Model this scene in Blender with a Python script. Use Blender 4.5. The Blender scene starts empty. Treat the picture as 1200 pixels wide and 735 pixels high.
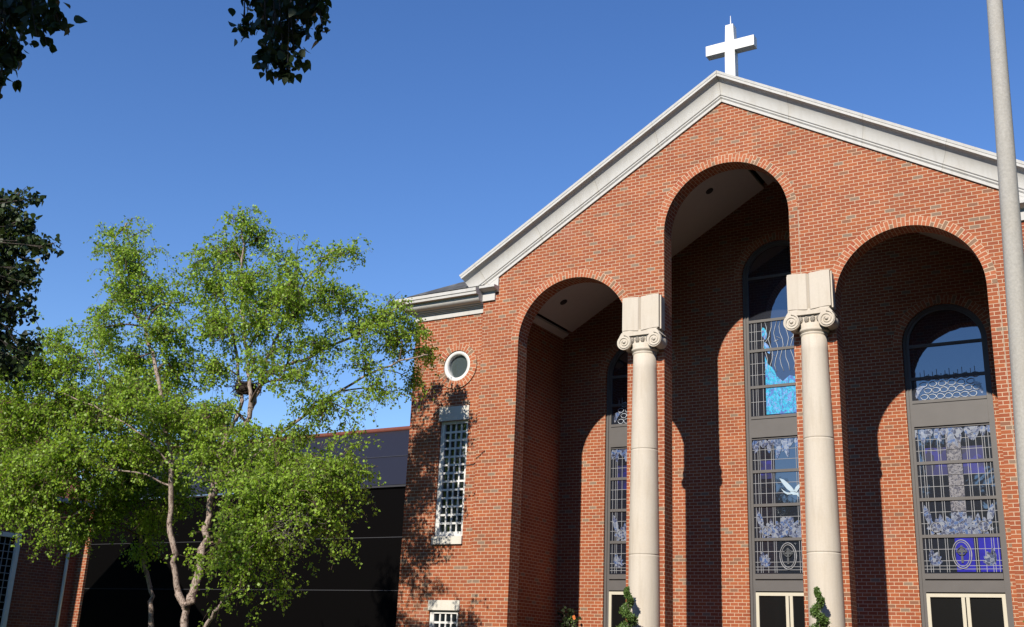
import bpy, math, random
import numpy as np
from mathutils import Vector, Matrix
from mathutils.geometry import tessellate_polygon
PI = math.pi
scene = bpy.context.scene
COL = scene.collection
rnd = random.Random(7)

# ------------------------------------------------------------------ helpers
ORG = {}
def tag(o, label=None, cat=None, group=None, kind=None):
    if label: o['label'] = label
    if cat: o['category'] = cat
    if group: o['group'] = group
    if kind: o['kind'] = kind
    return o
def empty(name, loc, label, cat, group=None):
    o = bpy.data.objects.new(name, None); COL.objects.link(o)
    o.location = loc; o.empty_display_size = .3
    ORG[o.name] = Vector(loc)
    return tag(o, label, cat, group)

class MB:
    def __init__(s): s.v = []; s.f = []; s.uv = []; s.mi = []; s.sm = []
    def face(s, pts, uv=None, mi=0, smooth=False):
        pts = [Vector(p) for p in pts]
        b = len(s.v); s.v += pts; s.f.append(list(range(b, b+len(pts))))
        if uv is None:
            n = Vector((0, 0, 0))
            for i in range(len(pts)):
                a, c = pts[i], pts[(i+1) % len(pts)]
                n += Vector(((a.y-c.y)*(a.z+c.z), (a.z-c.z)*(a.x+c.x), (a.x-c.x)*(a.y+c.y)))
            if n.length > 0: n.normalize()
            if abs(n.z) > .9: uv = [(p.x, p.y) for p in pts]
            else:
                t = Vector((-n.y, n.x, 0)); t.normalize()
                uv = [(p.dot(t), p.z) for p in pts]
        s.uv += uv; s.mi.append(mi); s.sm.append(smooth)
    def box(s, x0, x1, y0, y1, z0, z1, mi=0):
        A = [(x0,y0,z0),(x1,y0,z0),(x1,y1,z0),(x0,y1,z0),(x0,y0,z1),(x1,y0,z1),(x1,y1,z1),(x0,y1,z1)]
        for q in ((0,3,2,1),(4,5,6,7),(0,1,5,4),(1,2,6,5),(2,3,7,6),(3,0,4,7)): s.face([A[i] for i in q], mi=mi)
    def obox(s, c, ax, ay, az, mi=0):       # oriented box: centre and three half axes
        c, ax, ay, az = map(Vector, (c, ax, ay, az))
        A = [c+ax*i+ay*j+az*k for k in (-1,1) for (i,j) in ((-1,-1),(1,-1),(1,1),(-1,1))]
        for q in ((0,3,2,1),(4,5,6,7),(0,1,5,4),(1,2,6,5),(2,3,7,6),(3,0,4,7)): s.face([A[i] for i in q], mi=mi)
    def bar(s, a, b, w, d, mi=0):           # flat bar in a wall plane (normal y)
        a, b = Vector(a), Vector(b); t = (b-a); L = t.length/2; t.normalize()
        n = Vector((0,1,0)); u = t.cross(n); u.normalize()
        s.obox((a+b)/2, t*L, n*d/2, u*w/2, mi)
    def prism(s, poly, y0, y1, mi=0):       # polygon in (x,z) extruded along y, front at y0
        P = [Vector((x, z, 0)) for x, z in poly]
        area = sum(P[i].x*P[(i+1)%len(P)].y-P[(i+1)%len(P)].x*P[i].y for i in range(len(P)))
        if area < 0: P.reverse()
        tri = tessellate_polygon([P])
        for t in tri:
            a, b, c = [P[i] for i in t]
            if (b-a).cross(c-a).z < 0: b, c = c, b
            s.face([(p.x, y0, p.y) for p in (a, b, c)], mi=mi)
            s.face([(p.x, y1, p.y) for p in (a, c, b)], mi=mi)
        n = len(P); run = 0
        for i in range(n):
            a, b = P[i], P[(i+1)%n]; L = (b-a).length
            vert = abs(a.x-b.x) < 1e-5
            if vert: uv = [(0,a.y),(y1-y0,a.y),(y1-y0,b.y),(0,b.y)]
            else: uv = [(0,run),(y1-y0,run),(y1-y0,run+L),(0,run+L)]
            run += L
            s.face([(a.x,y0,a.y),(a.x,y1,a.y),(b.x,y1,b.y),(b.x,y0,b.y)], uv=uv, mi=mi)
    def tube(s, pts, rad, n=8, mi=0, smooth=True, cap=True):
        pts = [Vector(p) for p in pts]; rings = []
        up = Vector((.3,.2,1)).normalized()
        for i, p in enumerate(pts):
            t = (pts[min(i+1,len(pts)-1)]-pts[max(i-1,0)])
            if t.length < 1e-9: t = Vector((0,0,1))
            t.normalize()
            a = t.cross(up)
            if a.length < .05: a = t.cross(Vector((1,0,0)))
            a.normalize(); b = t.cross(a)
            r = rad[i] if hasattr(rad,'__len__') else rad
            base = len(s.v)
            s.v += [p+(a*math.cos(2*PI*k/n)+b*math.sin(2*PI*k/n))*r for k in range(n)]
            rings.append(base)
        L = 0
        for i in range(len(pts)-1):
            d = (pts[i+1]-pts[i]).length
            for k in range(n):
                k2 = (k+1) % n
                s.f.append([rings[i]+k, rings[i]+k2, rings[i+1]+k2, rings[i+1]+k])
                u0, u1 = k/n, (k+1)/n
                s.uv += [(u0,L),(u1,L),(u1,L+d),(u0,L+d)]; s.mi.append(mi); s.sm.append(smooth)
            L += d
        if cap:
            for rr in (rings[0], rings[-1]):
                s.f.append([rr+k for k in range(n)]); s.uv += [(0,0)]*n; s.mi.append(mi); s.sm.append(False)
    def lathe(s, c, prof, n=32, mi=0, axis='z'):   # prof = [(r, h)]
        c = Vector(c); base = len(s.v)
        for r, h in prof:
            for k in range(n):
                a = 2*PI*k/n
                if axis == 'z': s.v.append(c+Vector((r*math.cos(a), r*math.sin(a), h)))
                else: s.v.append(c+Vector((r*math.cos(a), h, r*math.sin(a))))
        for i in range(len(prof)-1):
            for k in range(n):
                k2 = (k+1)%n
                s.f.append([base+i*n+k, base+i*n+k2, base+(i+1)*n+k2, base+(i+1)*n+k])
                s.uv += [(k/n*2, prof[i][1]),((k+1)/n*2, prof[i][1]),((k+1)/n*2, prof[i+1][1]),(k/n*2, prof[i+1][1])]
                s.mi.append(mi); s.sm.append(True)
        for i in (0, len(prof)-1):
            if prof[i][0] > 1e-4:
                s.f.append([base+i*n+k for k in range(n)]); s.uv += [(0,0)]*n; s.mi.append(mi); s.sm.append(False)
    def sweep(s, path, prof, side=1, mi=0, close_ends=True):
        # path in xy (Vector2), prof = [(out, z)], mitred at corners; side=1: outward is to the right of travel
        P = [Vector((x,y,0)) for x,y in path]; rows = []
        for i, p in enumerate(P):
            ns = []
            if i > 0: t = (P[i]-P[i-1]).normalized(); ns.append(Vector((t.y,-t.x,0))*side)
            if i < len(P)-1: t = (P[i+1]-P[i]).normalized(); ns.append(Vector((t.y,-t.x,0))*side)
            m = ns[0] if len(ns) == 1 else (ns[0]+ns[1]); m.normalize(); m = m/max(.3, m.dot(ns[0]))
            rows.append([p+m*o+Vector((0,0,z)) for o, z in prof])
        L = 0
        for i in range(len(P)-1):
            d = (P[i+1]-P[i]).length; q = 0
            for j in range(len(prof)-1):
                e = (rows[i][j+1]-rows[i][j]).length
                s.face([rows[i][j],rows[i+1][j],rows[i+1][j+1],rows[i][j+1]], uv=[(L,q),(L+d,q),(L+d,q+e),(L,q+e)], mi=mi)
                q += e
            L += d
        if close_ends: s.face(rows[0], mi=mi); s.face(list(reversed(rows[-1])), mi=mi)
    def build(s, name, mats, parent=None, merge=False):
        me = bpy.data.meshes.new(name)
        o = bpy.data.objects.new(name, me); COL.objects.link(o)
        org = Vector((0,0,0))
        if parent is not None:
            o.parent = parent; org = ORG[parent.name]
        ORG[o.name] = org
        me.from_pydata([tuple(v-org) for v in s.v], [], s.f)
        uvl = me.uv_layers.new(name='UVMap')
        uvl.data.foreach_set('uv', [c for t in s.uv for c in t])
        me.polygons.foreach_set('material_index', s.mi)
        me.polygons.foreach_set('use_smooth', s.sm)
        if not isinstance(mats, (list, tuple)): mats = [mats]
        for m in mats: me.materials.append(m)
        if merge:
            import bmesh
            bm = bmesh.new(); bm.from_mesh(me); bmesh.ops.remove_doubles(bm, verts=bm.verts, dist=1e-4); bm.to_mesh(me); bm.free()
        me.update()
        return o
    def place(s, name, mats, loc):          # top-level single mesh with its origin at loc
        org = Vector(loc); s.v = [v-org for v in s.v]
        o = s.build(name, mats); o.location = loc
        return o

def arc(cx, cz, r, a0, a1, n):
    return [(cx+r*math.cos(a0+(a1-a0)*i/n), cz+r*math.sin(a0+(a1-a0)*i/n)) for i in range(n+1)]

# ------------------------------------------------------------------ materials
class NT:
    def __init__(s, name):
        s.m = bpy.data.materials.new(name); s.m.use_nodes = True; s.t = s.m.node_tree
        s.p = s.t.nodes['Principled BSDF']; s.out = s.t.nodes['Material Output']
    def n(s, typ, **k):
        nd = s.t.nodes.new(typ)
        for a, b in k.items(): setattr(nd, a, b)
        return nd
    def l(s, a, b): s.t.links.new(a, b)
    def ramp(s, fac, stops, interp='LINEAR'):
        r = s.n('ShaderNodeValToRGB'); e = r.color_ramp.elements; r.color_ramp.interpolation = interp
        while len(e) < len(stops): e.new(.5)
        for i, (p, c) in enumerate(stops): e[i].position = p; e[i].color = (*c, 1) if len(c) == 3 else c
        s.l(fac, r.inputs[0]); return r.outputs[0]
    def noise(s, vec, scale, detail=3, rough=.55, dist=0):
        x = s.n('ShaderNodeTexNoise'); x.inputs['Scale'].default_value = scale; x.inputs['Detail'].default_value = detail
        x.inputs['Roughness'].default_value = rough; x.inputs['Distortion'].default_value = dist
        if vec is not None: s.l(vec, x.inputs['Vector'])
        return x.outputs['Fac']
    def mix(s, fac, a, b, mode='MIX'):
        x = s.n('ShaderNodeMix', data_type='RGBA', blend_type=mode)
        for sock, val in ((x.inputs[0], fac), (x.inputs[6], a), (x.inputs[7], b)):
            if isinstance(val, (int, float)): sock.default_value = val
            elif isinstance(val, tuple): sock.default_value = (*val, 1)
            else: s.l(val, sock)
        return x.outputs[2]
    def math(s, op, a, b=None):
        x = s.n('ShaderNodeMath', operation=op)
        for i, val in enumerate((a, b)):
            if val is None: continue
            if isinstance(val, (int, float)): x.inputs[i].default_value = val
            else: s.l(val, x.inputs[i])
        return x.outputs[0]
    def bump(s, h, strength, dist):
        b = s.n('ShaderNodeBump'); b.inputs['Strength'].default_value = strength; b.inputs['Distance'].default_value = dist
        s.l(h, b.inputs['Height']); s.l(b.outputs[0], s.p.inputs['Normal'])
    def coord(s, which='Object'): return s.n('ShaderNodeTexCoord').outputs[which]
    def base(s, c, rough=.7, spec=.5, metal=0):
        if isinstance(c, tuple): s.p.inputs['Base Color'].default_value = (*c, 1)
        else: s.l(c, s.p.inputs['Base Color'])
        s.p.inputs['Roughness'].default_value = rough; s.p.inputs['Specular IOR Level'].default_value = spec
        s.p.inputs['Metallic'].default_value = metal

BW, BH = .2032, .0813
def mat_brick(name, cols, mortar, ms=.0070, w=BW, h=BH, stain=.22, speck=(.22,.07,.04)):
    t = NT(name); uv = t.coord('UV'); oc = t.coord('Object')
    # slight wobble so that the joints are not ruler-straight
    b = t.n('ShaderNodeTexBrick'); b.offset = .5; b.offset_frequency = 2; b.squash = 1
    for k, v in (('Scale',1),('Mortar Size',ms),('Mortar Smooth',.15),('Bias',0),('Brick Width',w),('Row Height',h)): b.inputs[k].default_value = v
    b.inputs['Color1'].default_value = (0,0,0,1); b.inputs['Color2'].default_value = (1,1,1,1); b.inputs['Mortar'].default_value = (.5,.5,.5,1)
    wob = t.n('ShaderNodeTexNoise'); wob.inputs['Scale'].default_value = 9; t.l(oc, wob.inputs['Vector'])
    vm = t.n('ShaderNodeVectorMath', operation='MULTIPLY_ADD'); t.l(wob.outputs['Color'], vm.inputs[0])
    vm.inputs[1].default_value = (.008,.006,0); t.l(uv, vm.inputs[2])
    t.l(vm.outputs[0], b.inputs['Vector'])
    face = t.ramp(b.outputs['Color'], cols, 'CONSTANT')
    n1 = t.noise(oc, 60, 4, .7); n2 = t.noise(oc, 1.1, 4, .6)
    face = t.mix(t.math('MULTIPLY', n1, .45), face, speck)
    col = t.mix(b.outputs['Fac'], face, t.mix(n1, mortar, tuple(c*.75 for c in mortar)))
    st = t.ramp(n2, [(.35,(1,1,1)),(.75,(1-stain,)*3)])
    col = t.mix(1.0, col, st, 'MULTIPLY')
    mp = t.n('ShaderNodeMapping'); mp.inputs['Scale'].default_value = (2.2,2.2,.16); t.l(oc, mp.inputs[0])
    col = t.mix(t.ramp(t.noise(mp.outputs[0], 1.0, 5, .65), [(.52,(0,0,0)),(.72,(.22,.22,.22))]), col, (.24,.11,.06) if speck[0] > .1 else (.05,.05,.05))
    eff = t.ramp(t.noise(oc, .35, 5, .6), [(.62,(0,0,0)),(.8,(.16,.16,.16))])
    col = t.mix(eff, col, (.62,.5,.46))
    t.base(col, .88, .25)
    hgt = t.math('MULTIPLY_ADD', b.outputs['Fac'], -1.0)
    hh = t.math('ADD', t.math('SUBTRACT', 1.0, b.outputs['Fac']), t.math('MULTIPLY', n1, .35))
    t.bump(hh, .6, .006)
    return t.m
RED = [(0,(.25,.185,.13)),(.03,(.25,.12,.07)),(.07,(.315,.083,.035)),(.30,(.362,.100,.039)),(.52,(.392,.113,.042)),(.72,(.342,.090,.036)),(.88,(.305,.078,.033))]
M = {}
M['brick'] = mat_brick('brick_wall', RED, (.64,.47,.32))
M['brick_arch'] = mat_brick('brick_arch', [(0,(.25,.17,.11)),(.12,(.42,.125,.055)),(.5,(.46,.145,.065)),(.8,(.38,.095,.045))], (.64,.47,.32), ms=.008, stain=.15)
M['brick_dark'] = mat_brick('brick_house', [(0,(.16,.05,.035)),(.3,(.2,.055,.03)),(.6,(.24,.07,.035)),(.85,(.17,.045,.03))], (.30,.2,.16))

def mat_stone(name, c, var=.12, streak=.25, seam=0, rough=.8):
    t = NT(name); oc = t.coord('Object'); uv = t.coord('UV')
    n = t.noise(oc, 30, 5, .65); n2 = t.noise(oc, 1.6, 4)
    mp = t.n('ShaderNodeMapping'); mp.inputs['Scale'].default_value = (5,5,.5); t.l(oc, mp.inputs[0])
    n3 = t.noise(mp.outputs[0], 1.6, 5, .6)
    col = t.mix(n, tuple(x*(1-var) for x in c), tuple(min(1,x*(1+var*.6)) for x in c))
    col = t.mix(t.ramp(n3, [(.48,(0,0,0)),(.75,(streak,)*3)]), col, tuple(x*y for x,y in zip(c,(.62,.58,.52))))
    col = t.mix(t.ramp(n2, [(.45,(0,0,0)),(.8,(.3,.3,.3))]), col, tuple(x*y for x,y in zip(c,(.85,.78,.68))))
    if seam:
        sx = t.n('ShaderNodeSeparateXYZ'); t.l(uv, sx.inputs[0])
        fr = t.math('FRACT', t.math('DIVIDE', sx.outputs[0], seam))
        line = t.math('MULTIPLY', t.math('LESS_THAN', fr, .006), .5)
        near = t.ramp(t.math('ABSOLUTE', t.math('SUBTRACT', fr, .02)), [(0,(.14,.14,.14)),(.03,(0,0,0))])
        col = t.mix(near, col, (.45,.38,.25))
        col = t.mix(line, col, (.16,.14,.11))
    t.base(col, rough, .3); t.bump(n, .25, .004)
    return t.m
M['stone'] = mat_stone('cast_stone', (.55,.49,.405), .11, .4)
M['cornice'] = mat_stone('painted_cornice', (.52,.51,.485), .06, .32, seam=1.83)
M['trim'] = mat_stone('stone_lintel', (.60,.57,.50), .08, .3)
M['concrete'] = mat_stone('pole_concrete', (.40,.385,.35), .42, .15)

def simple(name, c, rough=.6, spec=.5, metal=0, noise=0, nscale=8):
    t = NT(name)
    if noise:
        n = t.noise(t.coord('Object'), nscale, 4)
        t.base(t.mix(n, tuple(x*(1-noise) for x in c), tuple(min(1,x*(1+noise)) for x in c)), rough, spec, metal)
    else: t.base(c, rough, spec, metal)
    return t.m
M['white'] = simple('white_paint', (.66,.65,.62), .5, .4, noise=.06)
M['bronze'] = simple('bronze_frame', (.098,.09,.086), .5, .4, noise=.14, nscale=3)
M['cream'] = simple('cream_door_frame', (.52,.48,.38), .45, .4, noise=.06)
M['ceiling'] = simple('plaster_ceiling', (.58,.55,.50), .9, .2, noise=.05)
M['black'] = simple('dark_recess', (.01,.01,.01), .9, .1)
M['can'] = simple('light_can', (.03,.03,.03), .4)
M['came'] = simple('lead_came', (.25,.255,.27), .5, .5, .0)
M['shingle'] = mat_brick('shingle_roof', [(0,(.08,.08,.08)),(.3,(.12,.12,.115)),(.6,(.16,.16,.152)),(.85,(.10,.10,.10))], (.05,.05,.05), ms=.006, w=.3, h=.14, stain=.3, speck=(.07,.07,.07))
M['redroof'] = mat_brick('red_shingle_roof', [(0,(.30,.10,.07)),(.3,(.36,.125,.09)),(.6,(.42,.16,.11)),(.85,(.28,.09,.065))], (.12,.05,.04), ms=.008, w=.3, h=.14, stain=.3)
M['redcap'] = simple('red_ridge_cap', (.20,.065,.045), .7, .2, noise=.2)
M['gutter'] = simple('grey_gutter', (.33,.34,.36), .5, .4, noise=.1)
M['pot'] = simple('terracotta_pot', (.34,.17,.10), .8, .2, noise=.15)
M['soil'] = simple('potting_soil', (.05,.035,.022), 1, .1, noise=.3, nscale=30)

def mat_glass(name, c=(.008,.010,.016), refl=.12, rough=.02, wob=.02, tint=(.85,.92,1)):
    t = NT(name); oc = t.coord('Object')
    t.base(c, .4, .12)
    g = t.n('ShaderNodeBsdfGlossy'); g.inputs['Color'].default_value = (*tint,1); g.inputs['Roughness'].default_value = rough
    n = t.noise(oc, 3.5, 2); b = t.n('ShaderNodeBump'); b.inputs['Strength'].default_value = wob; b.inputs['Distance'].default_value = .02
    t.l(n, b.inputs['Height']); t.l(b.outputs[0], g.inputs['Normal'])
    mx = t.n('ShaderNodeMixShader'); mx.inputs[0].default_value = refl
    t.l(t.p.outputs[0], mx.inputs[1]); t.l(g.outputs[0], mx.inputs[2]); t.l(mx.outputs[0], t.out.inputs[0])
    return t.m
M['pane'] = mat_glass('leaded_window_glass', (.010,.013,.022), .17)
M['doorglass'] = mat_glass('door_glass', (.004,.004,.004), .03)
M['tallglass'] = mat_glass('small_pane_glass', (.008,.012,.014), .10)
M['roundglass'] = mat_glass('pale_round_glass', (.05,.062,.065), .10, .1, .3)
M['wallglass'] = simple('tinted_wall_glass', (.0028,.0025,.0025), .35, .06)
M['roofglass'] = mat_glass('tinted_roof_glass', (.022,.022,.030), .03, .2)

def mat_art(name, stops, scale, edge=(.5,.52,.56), ew=.05, refl=.10, rand=1):
    t = NT(name); oc = t.coord('Object')
    nz = t.n('ShaderNodeTexNoise'); nz.inputs['Scale'].default_value = 5; t.l(oc, nz.inputs['Vector'])
    vm = t.n('ShaderNodeVectorMath', operation='MULTIPLY_ADD'); t.l(nz.outputs['Color'], vm.inputs[0]); vm.inputs[1].default_value = (.22,.22,.22); t.l(oc, vm.inputs[2])
    v1 = t.n('ShaderNodeTexVoronoi'); v1.inputs['Scale'].default_value = scale; t.l(vm.outputs[0], v1.inputs['Vector'])
    v2 = t.n('ShaderNodeTexVoronoi', feature='DISTANCE_TO_EDGE'); v2.inputs['Scale'].default_value = scale; t.l(vm.outputs[0], v2.inputs['Vector'])
    sx = t.n('ShaderNodeSeparateColor'); t.l(v1.outputs['Color'], sx.inputs[0])
    col = t.ramp(sx.outputs[0], stops, 'CONSTANT')
    n = t.noise(oc, 25, 4, .7)
    col = t.mix(t.math('MULTIPLY', n, .45), col, (.02,.025,.05))
    lead = t.math('LESS_THAN', v2.outputs['Distance'], ew)
    col = t.mix(lead, col, edge)
    t.base(col, .35, .5)
    g = t.n('ShaderNodeBsdfGlossy'); g.inputs['Roughness'].default_value = .04
    mx = t.n('ShaderNodeMixShader'); mx.inputs[0].default_value = refl
    t.l(t.p.outputs[0], mx.inputs[1]); t.l(g.outputs[0], mx.inputs[2]); t.l(mx.outputs[0], t.out.inputs[0])
    return t.m
M['leafglass'] = mat_art('etched_leaf_glass', [(0,(.05,.07,.16)),(.2,(.17,.20,.28)),(.42,(.06,.12,.30)),(.62,(.27,.30,.36)),(.78,(.03,.04,.09))], 15, (.26,.28,.33), .035)
M['shaft'] = mat_art('mottled_grey_glass', [(0,(.10,.095,.11)),(.3,(.20,.19,.20)),(.55,(.06,.058,.08)),(.8,(.26,.25,.26))], 22, (.24,.235,.26), .04)
M['cobalt'] = mat_art('cobalt_glass', [(0,(.006,.006,.10)),(.4,(.010,.008,.20)),(.7,(.004,.004,.04))], 4.5, (.05,.05,.2), .0, .05)
t = NT('turquoise_glass'); oc = t.coord('Object'); mp = t.n('ShaderNodeMapping'); mp.inputs['Scale'].default_value = (1.6,1,.9); mp.inputs['Rotation'].default_value = (0,.6,0); t.l(oc, mp.inputs[0])
n = t.noise(mp.outputs[0], 3.4, 4, .6, 2.2); n2 = t.noise(mp.outputs[0], 9, 3, .6, 1.5)
col = t.ramp(n, [(.30,(.03,.06,.28)),(.40,(.10,.16,.50)),(.47,(.02,.32,.55)),(.53,(.03,.48,.68)),(.60,(.14,.25,.62)),(.72,(.26,.42,.70))])
t.base(t.mix(t.ramp(n2, [(.46,(0,0,0)),(.5,(1,1,1)),(.54,(0,0,0))]), col, (.02,.10,.22)), .3, .5); M['turquoise'] = t.m
M['royal'] = simple('royal_blue_glass', (.012,.010,.27), .3, .4, noise=.35, nscale=6)
M['dove'] = simple('white_etched_glass', (.36,.46,.54), .4, noise=.2)
M['paleglass'] = mat_art('pale_blue_glass', [(0,(.10,.15,.26)),(.4,(.14,.20,.32)),(.7,(.08,.12,.22))], 4.5, (.55,.6,.66), .03, .16)

def mat_leaf(name, dark, light, trans=.42, tcol=None, sc=1.3):
    t = NT(name); at = t.n('ShaderNodeAttribute', attribute_name='var'); at.attribute_type = 'GEOMETRY'
    n = t.noise(t.coord('Object'), sc, 3)
    f = t.math('ADD', t.math('MULTIPLY', at.outputs['Fac'], .65), t.math('MULTIPLY', n, .5))
    col = t.ramp(f, [(.1,dark),(.85,light)])
    t.base(col, .45, .35)
    tr = t.n('ShaderNodeBsdfTranslucent'); c2 = t.mix(1.0, col, tcol or (1.6,1.5,.7), 'MULTIPLY'); t.l(c2, tr.inputs[0])
    mx = t.n('ShaderNodeMixShader'); mx.inputs[0].default_value = trans
    t.l(t.p.outputs[0], mx.inputs[1]); t.l(tr.outputs[0], mx.inputs[2]); t.l(mx.outputs[0], t.out.inputs[0])
    return t.m
M['birchleaf'] = mat_leaf('birch_leaf', (.125,.205,.024), (.35,.52,.062))
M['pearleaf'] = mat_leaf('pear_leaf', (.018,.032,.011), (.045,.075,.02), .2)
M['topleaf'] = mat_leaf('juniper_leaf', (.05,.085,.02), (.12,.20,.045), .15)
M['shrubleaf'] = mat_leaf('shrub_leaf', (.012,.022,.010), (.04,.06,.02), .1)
def mat_bark(name, pale, mid, dark):
    t = NT(name); oc = t.coord('Object')
    mp = t.n('ShaderNodeMapping'); mp.inputs['Scale'].default_value = (1,1,.45); t.l(oc, mp.inputs[0])
    n = t.noise(mp.outputs[0], 17, 6, .8, 1.2)
    col = t.ramp(n, [(.40,dark),(.45,mid),(.52,pale),(.60,pale),(.64,mid),(.69,dark)])
    t.base(col, .85, .2); t.bump(n, .8, .02); return t.m
M['birchbark'] = mat_bark('birch_bark', (.40,.32,.27), (.19,.13,.10), (.04,.03,.027))
M['bark'] = mat_bark('grey_bark', (.13,.11,.09), (.09,.075,.06), (.04,.03,.025))
M['twig'] = simple('dead_twigs', (.17,.145,.14), .9, .1, noise=.3, nscale=20)
M['lit_lines'] = simple('sunlit_lines', (.50,.54,.60), .5)  # came colour lightened so the upper window lines look sunlit
M['sealant'] = simple('sealant', (.36,.30,.22), .8)
M['petal'] = simple('orange_petals', (.75,.22,.06), .6, .3, noise=.2)
t = NT('lawn_ground'); oc = t.coord('Object'); n = t.noise(oc, 2, 5); n2 = t.noise(oc, 60, 3)
t.base(t.mix(n2, t.mix(n, (.045,.075,.02), (.09,.12,.035)), (.05,.09,.02)), .95, .1); t.bump(n2, .8, .03); M['lawn'] = t.m
M['paving'] = mat_stone('paving_concrete', (.24,.22,.19), .12, .1)

# ------------------------------------------------------------------ dimensions read off the building
AX, AR, ZC, ZS = 3.903, 1.494, 11.306, 9.041       # arch spacing, radius, springing heights
T, D = .44, 3.81                                   # front wall thickness, depth of the porch
ZA, SL, XS, XW = 14.387, .5855, 6.475, 8.62        # brick apex, rake slope, gable wall half width, wing half width
FL = .9
C0 = (0, 0, 0)
church = empty('church', (0, 0, 0), 'red brick church front with three tall arches, white gable cornice and rooftop cross', 'church')

def comb(openings, outer):
    """outer boundary from bottom left over the top to bottom right, then the openings right to left"""
    P = list(outer)
    for cx, r, zs in openings:
        P.append((cx+r, 0)); P += arc(cx, zs, r, 0, PI, 40); P.append((cx-r, 0))
    return P
m = MB()
m.prism(comb([(AX,AR,ZS),(0,AR,ZC),(-AX,AR,ZS)], [(-XS,0),(-XS,ZA-SL*XS),(0,ZA),(XS,ZA-SL*XS),(XS,0)]), 0, T)
m.build('front_wall', M['brick'], church)
# brick rings of the arches: radial bricks
def ring(cx, cz, r0, r1, y0, y1, a0=0, a1=PI, n=48):
    mm = MB(); step = (a1-a0)/n; rm = r0+.0
    nb = round((a1-a0)*(r0+.04)/BH); k = nb*BH/(a1-a0)
    for i in range(n):
        a, b = a0+i*step, a0+(i+1)*step
        def P(r, t, y): return (cx+r*math.cos(t), y, cz+r*math.sin(t))
        mm.face([P(r0,a,y0),P(r1,a,y0),P(r1,b,y0),P(r0,b,y0)], uv=[(0,a*k),(BW,a*k),(BW,b*k),(0,b*k)])
        mm.face([P(r1,a,y0),P(r1,a,y1),P(r1,b,y1),P(r1,b,y0)], uv=[(0,a*k),(y1-y0,a*k),(y1-y0,b*k),(0,b*k)])
        mm.face([P(r0,b,y0),P(r0,b,y1),P(r0,a,y1),P(r0,a,y0)], uv=[(0,b*k),(y1-y0,b*k),(y1-y0,a*k),(0,a*k)])
    return mm
for cx, zs in ((-AX,ZS),(0,ZC),(AX,ZS)):
    ring(cx, zs, AR+.001, AR+BW, -.006, .02).build('arch_ring', M['brick_arch'], church)
# vertical sealant joints beside the arches
for x, z0, z1 in ((AR+BW+.004, 9.7, ZC), (AX+AR+BW+.004, 0, ZS), (-AX-AR-BW-.004, 0, 2.0)):
    m = MB(); m.box(x-.007, x+.007, -.003, .02, z0, z1); m.build('sealant_joint', M['sealant'], church)
# inner faces of the porch
m = MB()
XI = 6.21
m.box(-XI-.3, -XI, T-.001, D+.3, 0, 10.9); m.build('side_wall', M['brick'], church)
m = MB(); m.box(XI, XI+.3, T-.001, D+.3, 0, 10.9); m.build('side_wall', M['brick'], church)
m = MB()
WR = .94
m.prism(comb([(AX,WR,ZS),(0,WR,ZC),(-AX,WR,ZS)], [(-XI,0),(-XI,14.2-SL*XI),(0,14.2),(XI,14.2-SL*XI),(XI,0)]), D, D+.3)
m.build('back_wall', M['brick'], church)
for cx, zs in ((-AX,ZS),(0,ZC),(AX,ZS)):
    ring(cx, zs, WR+.001, WR+BW, D-.006, D+.02).build('window_ring', M['brick_arch'], church)
# sloped ceiling with slots and can lights
CZ = 13.9
def ceil_z(x): return CZ-SL*abs(x)
for s in (-1, 1):
    for k, (xa, xb) in enumerate(((0.0,5.93),(6.04,6.21))):
        if s < 0 and k == 0: segs = ((0,.15),(.26,5.93))
        else: segs = ((xa,xb),)
        for a, b in segs:
            mm = MB(); th = .06
            A = [(s*a,ceil_z(a)),(s*b,ceil_z(b)),(s*b,ceil_z(b)+th),(s*a,ceil_z(a)+th)]
            mm.prism(A, T+.002, D-.002)
            mm.build('ceiling_panel', M['ceiling'], church)
m = MB()
for s in (-1,1): m.prism([(0,CZ+.16),(s*6.2,CZ+.16-SL*6.2),(s*6.2,CZ+.22-SL*6.2),(0,CZ+.22)], T+.002, D-.002)
m.build('ceiling_slot', M['black'], church)
for x, y in ((-5.35,2.2),(-1.18,2.2),(1.18,2.2),(5.35,2.2)):
    mm = MB(); s = -1 if x < 0 else 1; n = Vector((s*SL,0,1)).normalized(); c = Vector((x,y,ceil_z(x)))-n*.004
    a = n.cross(Vector((0,1,0))).normalized(); b = Vector((0,1,0))
    mm.tube([c-n*.012, c+n*.02], [.105,.105], 20, cap=False)
    mm.face([c-n*.0115+(a*math.cos(q*PI/10)+b*math.sin(q*PI/10))*.105 for q in range(20)])
    mm.build('ceiling_light', M['can'], church)

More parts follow.
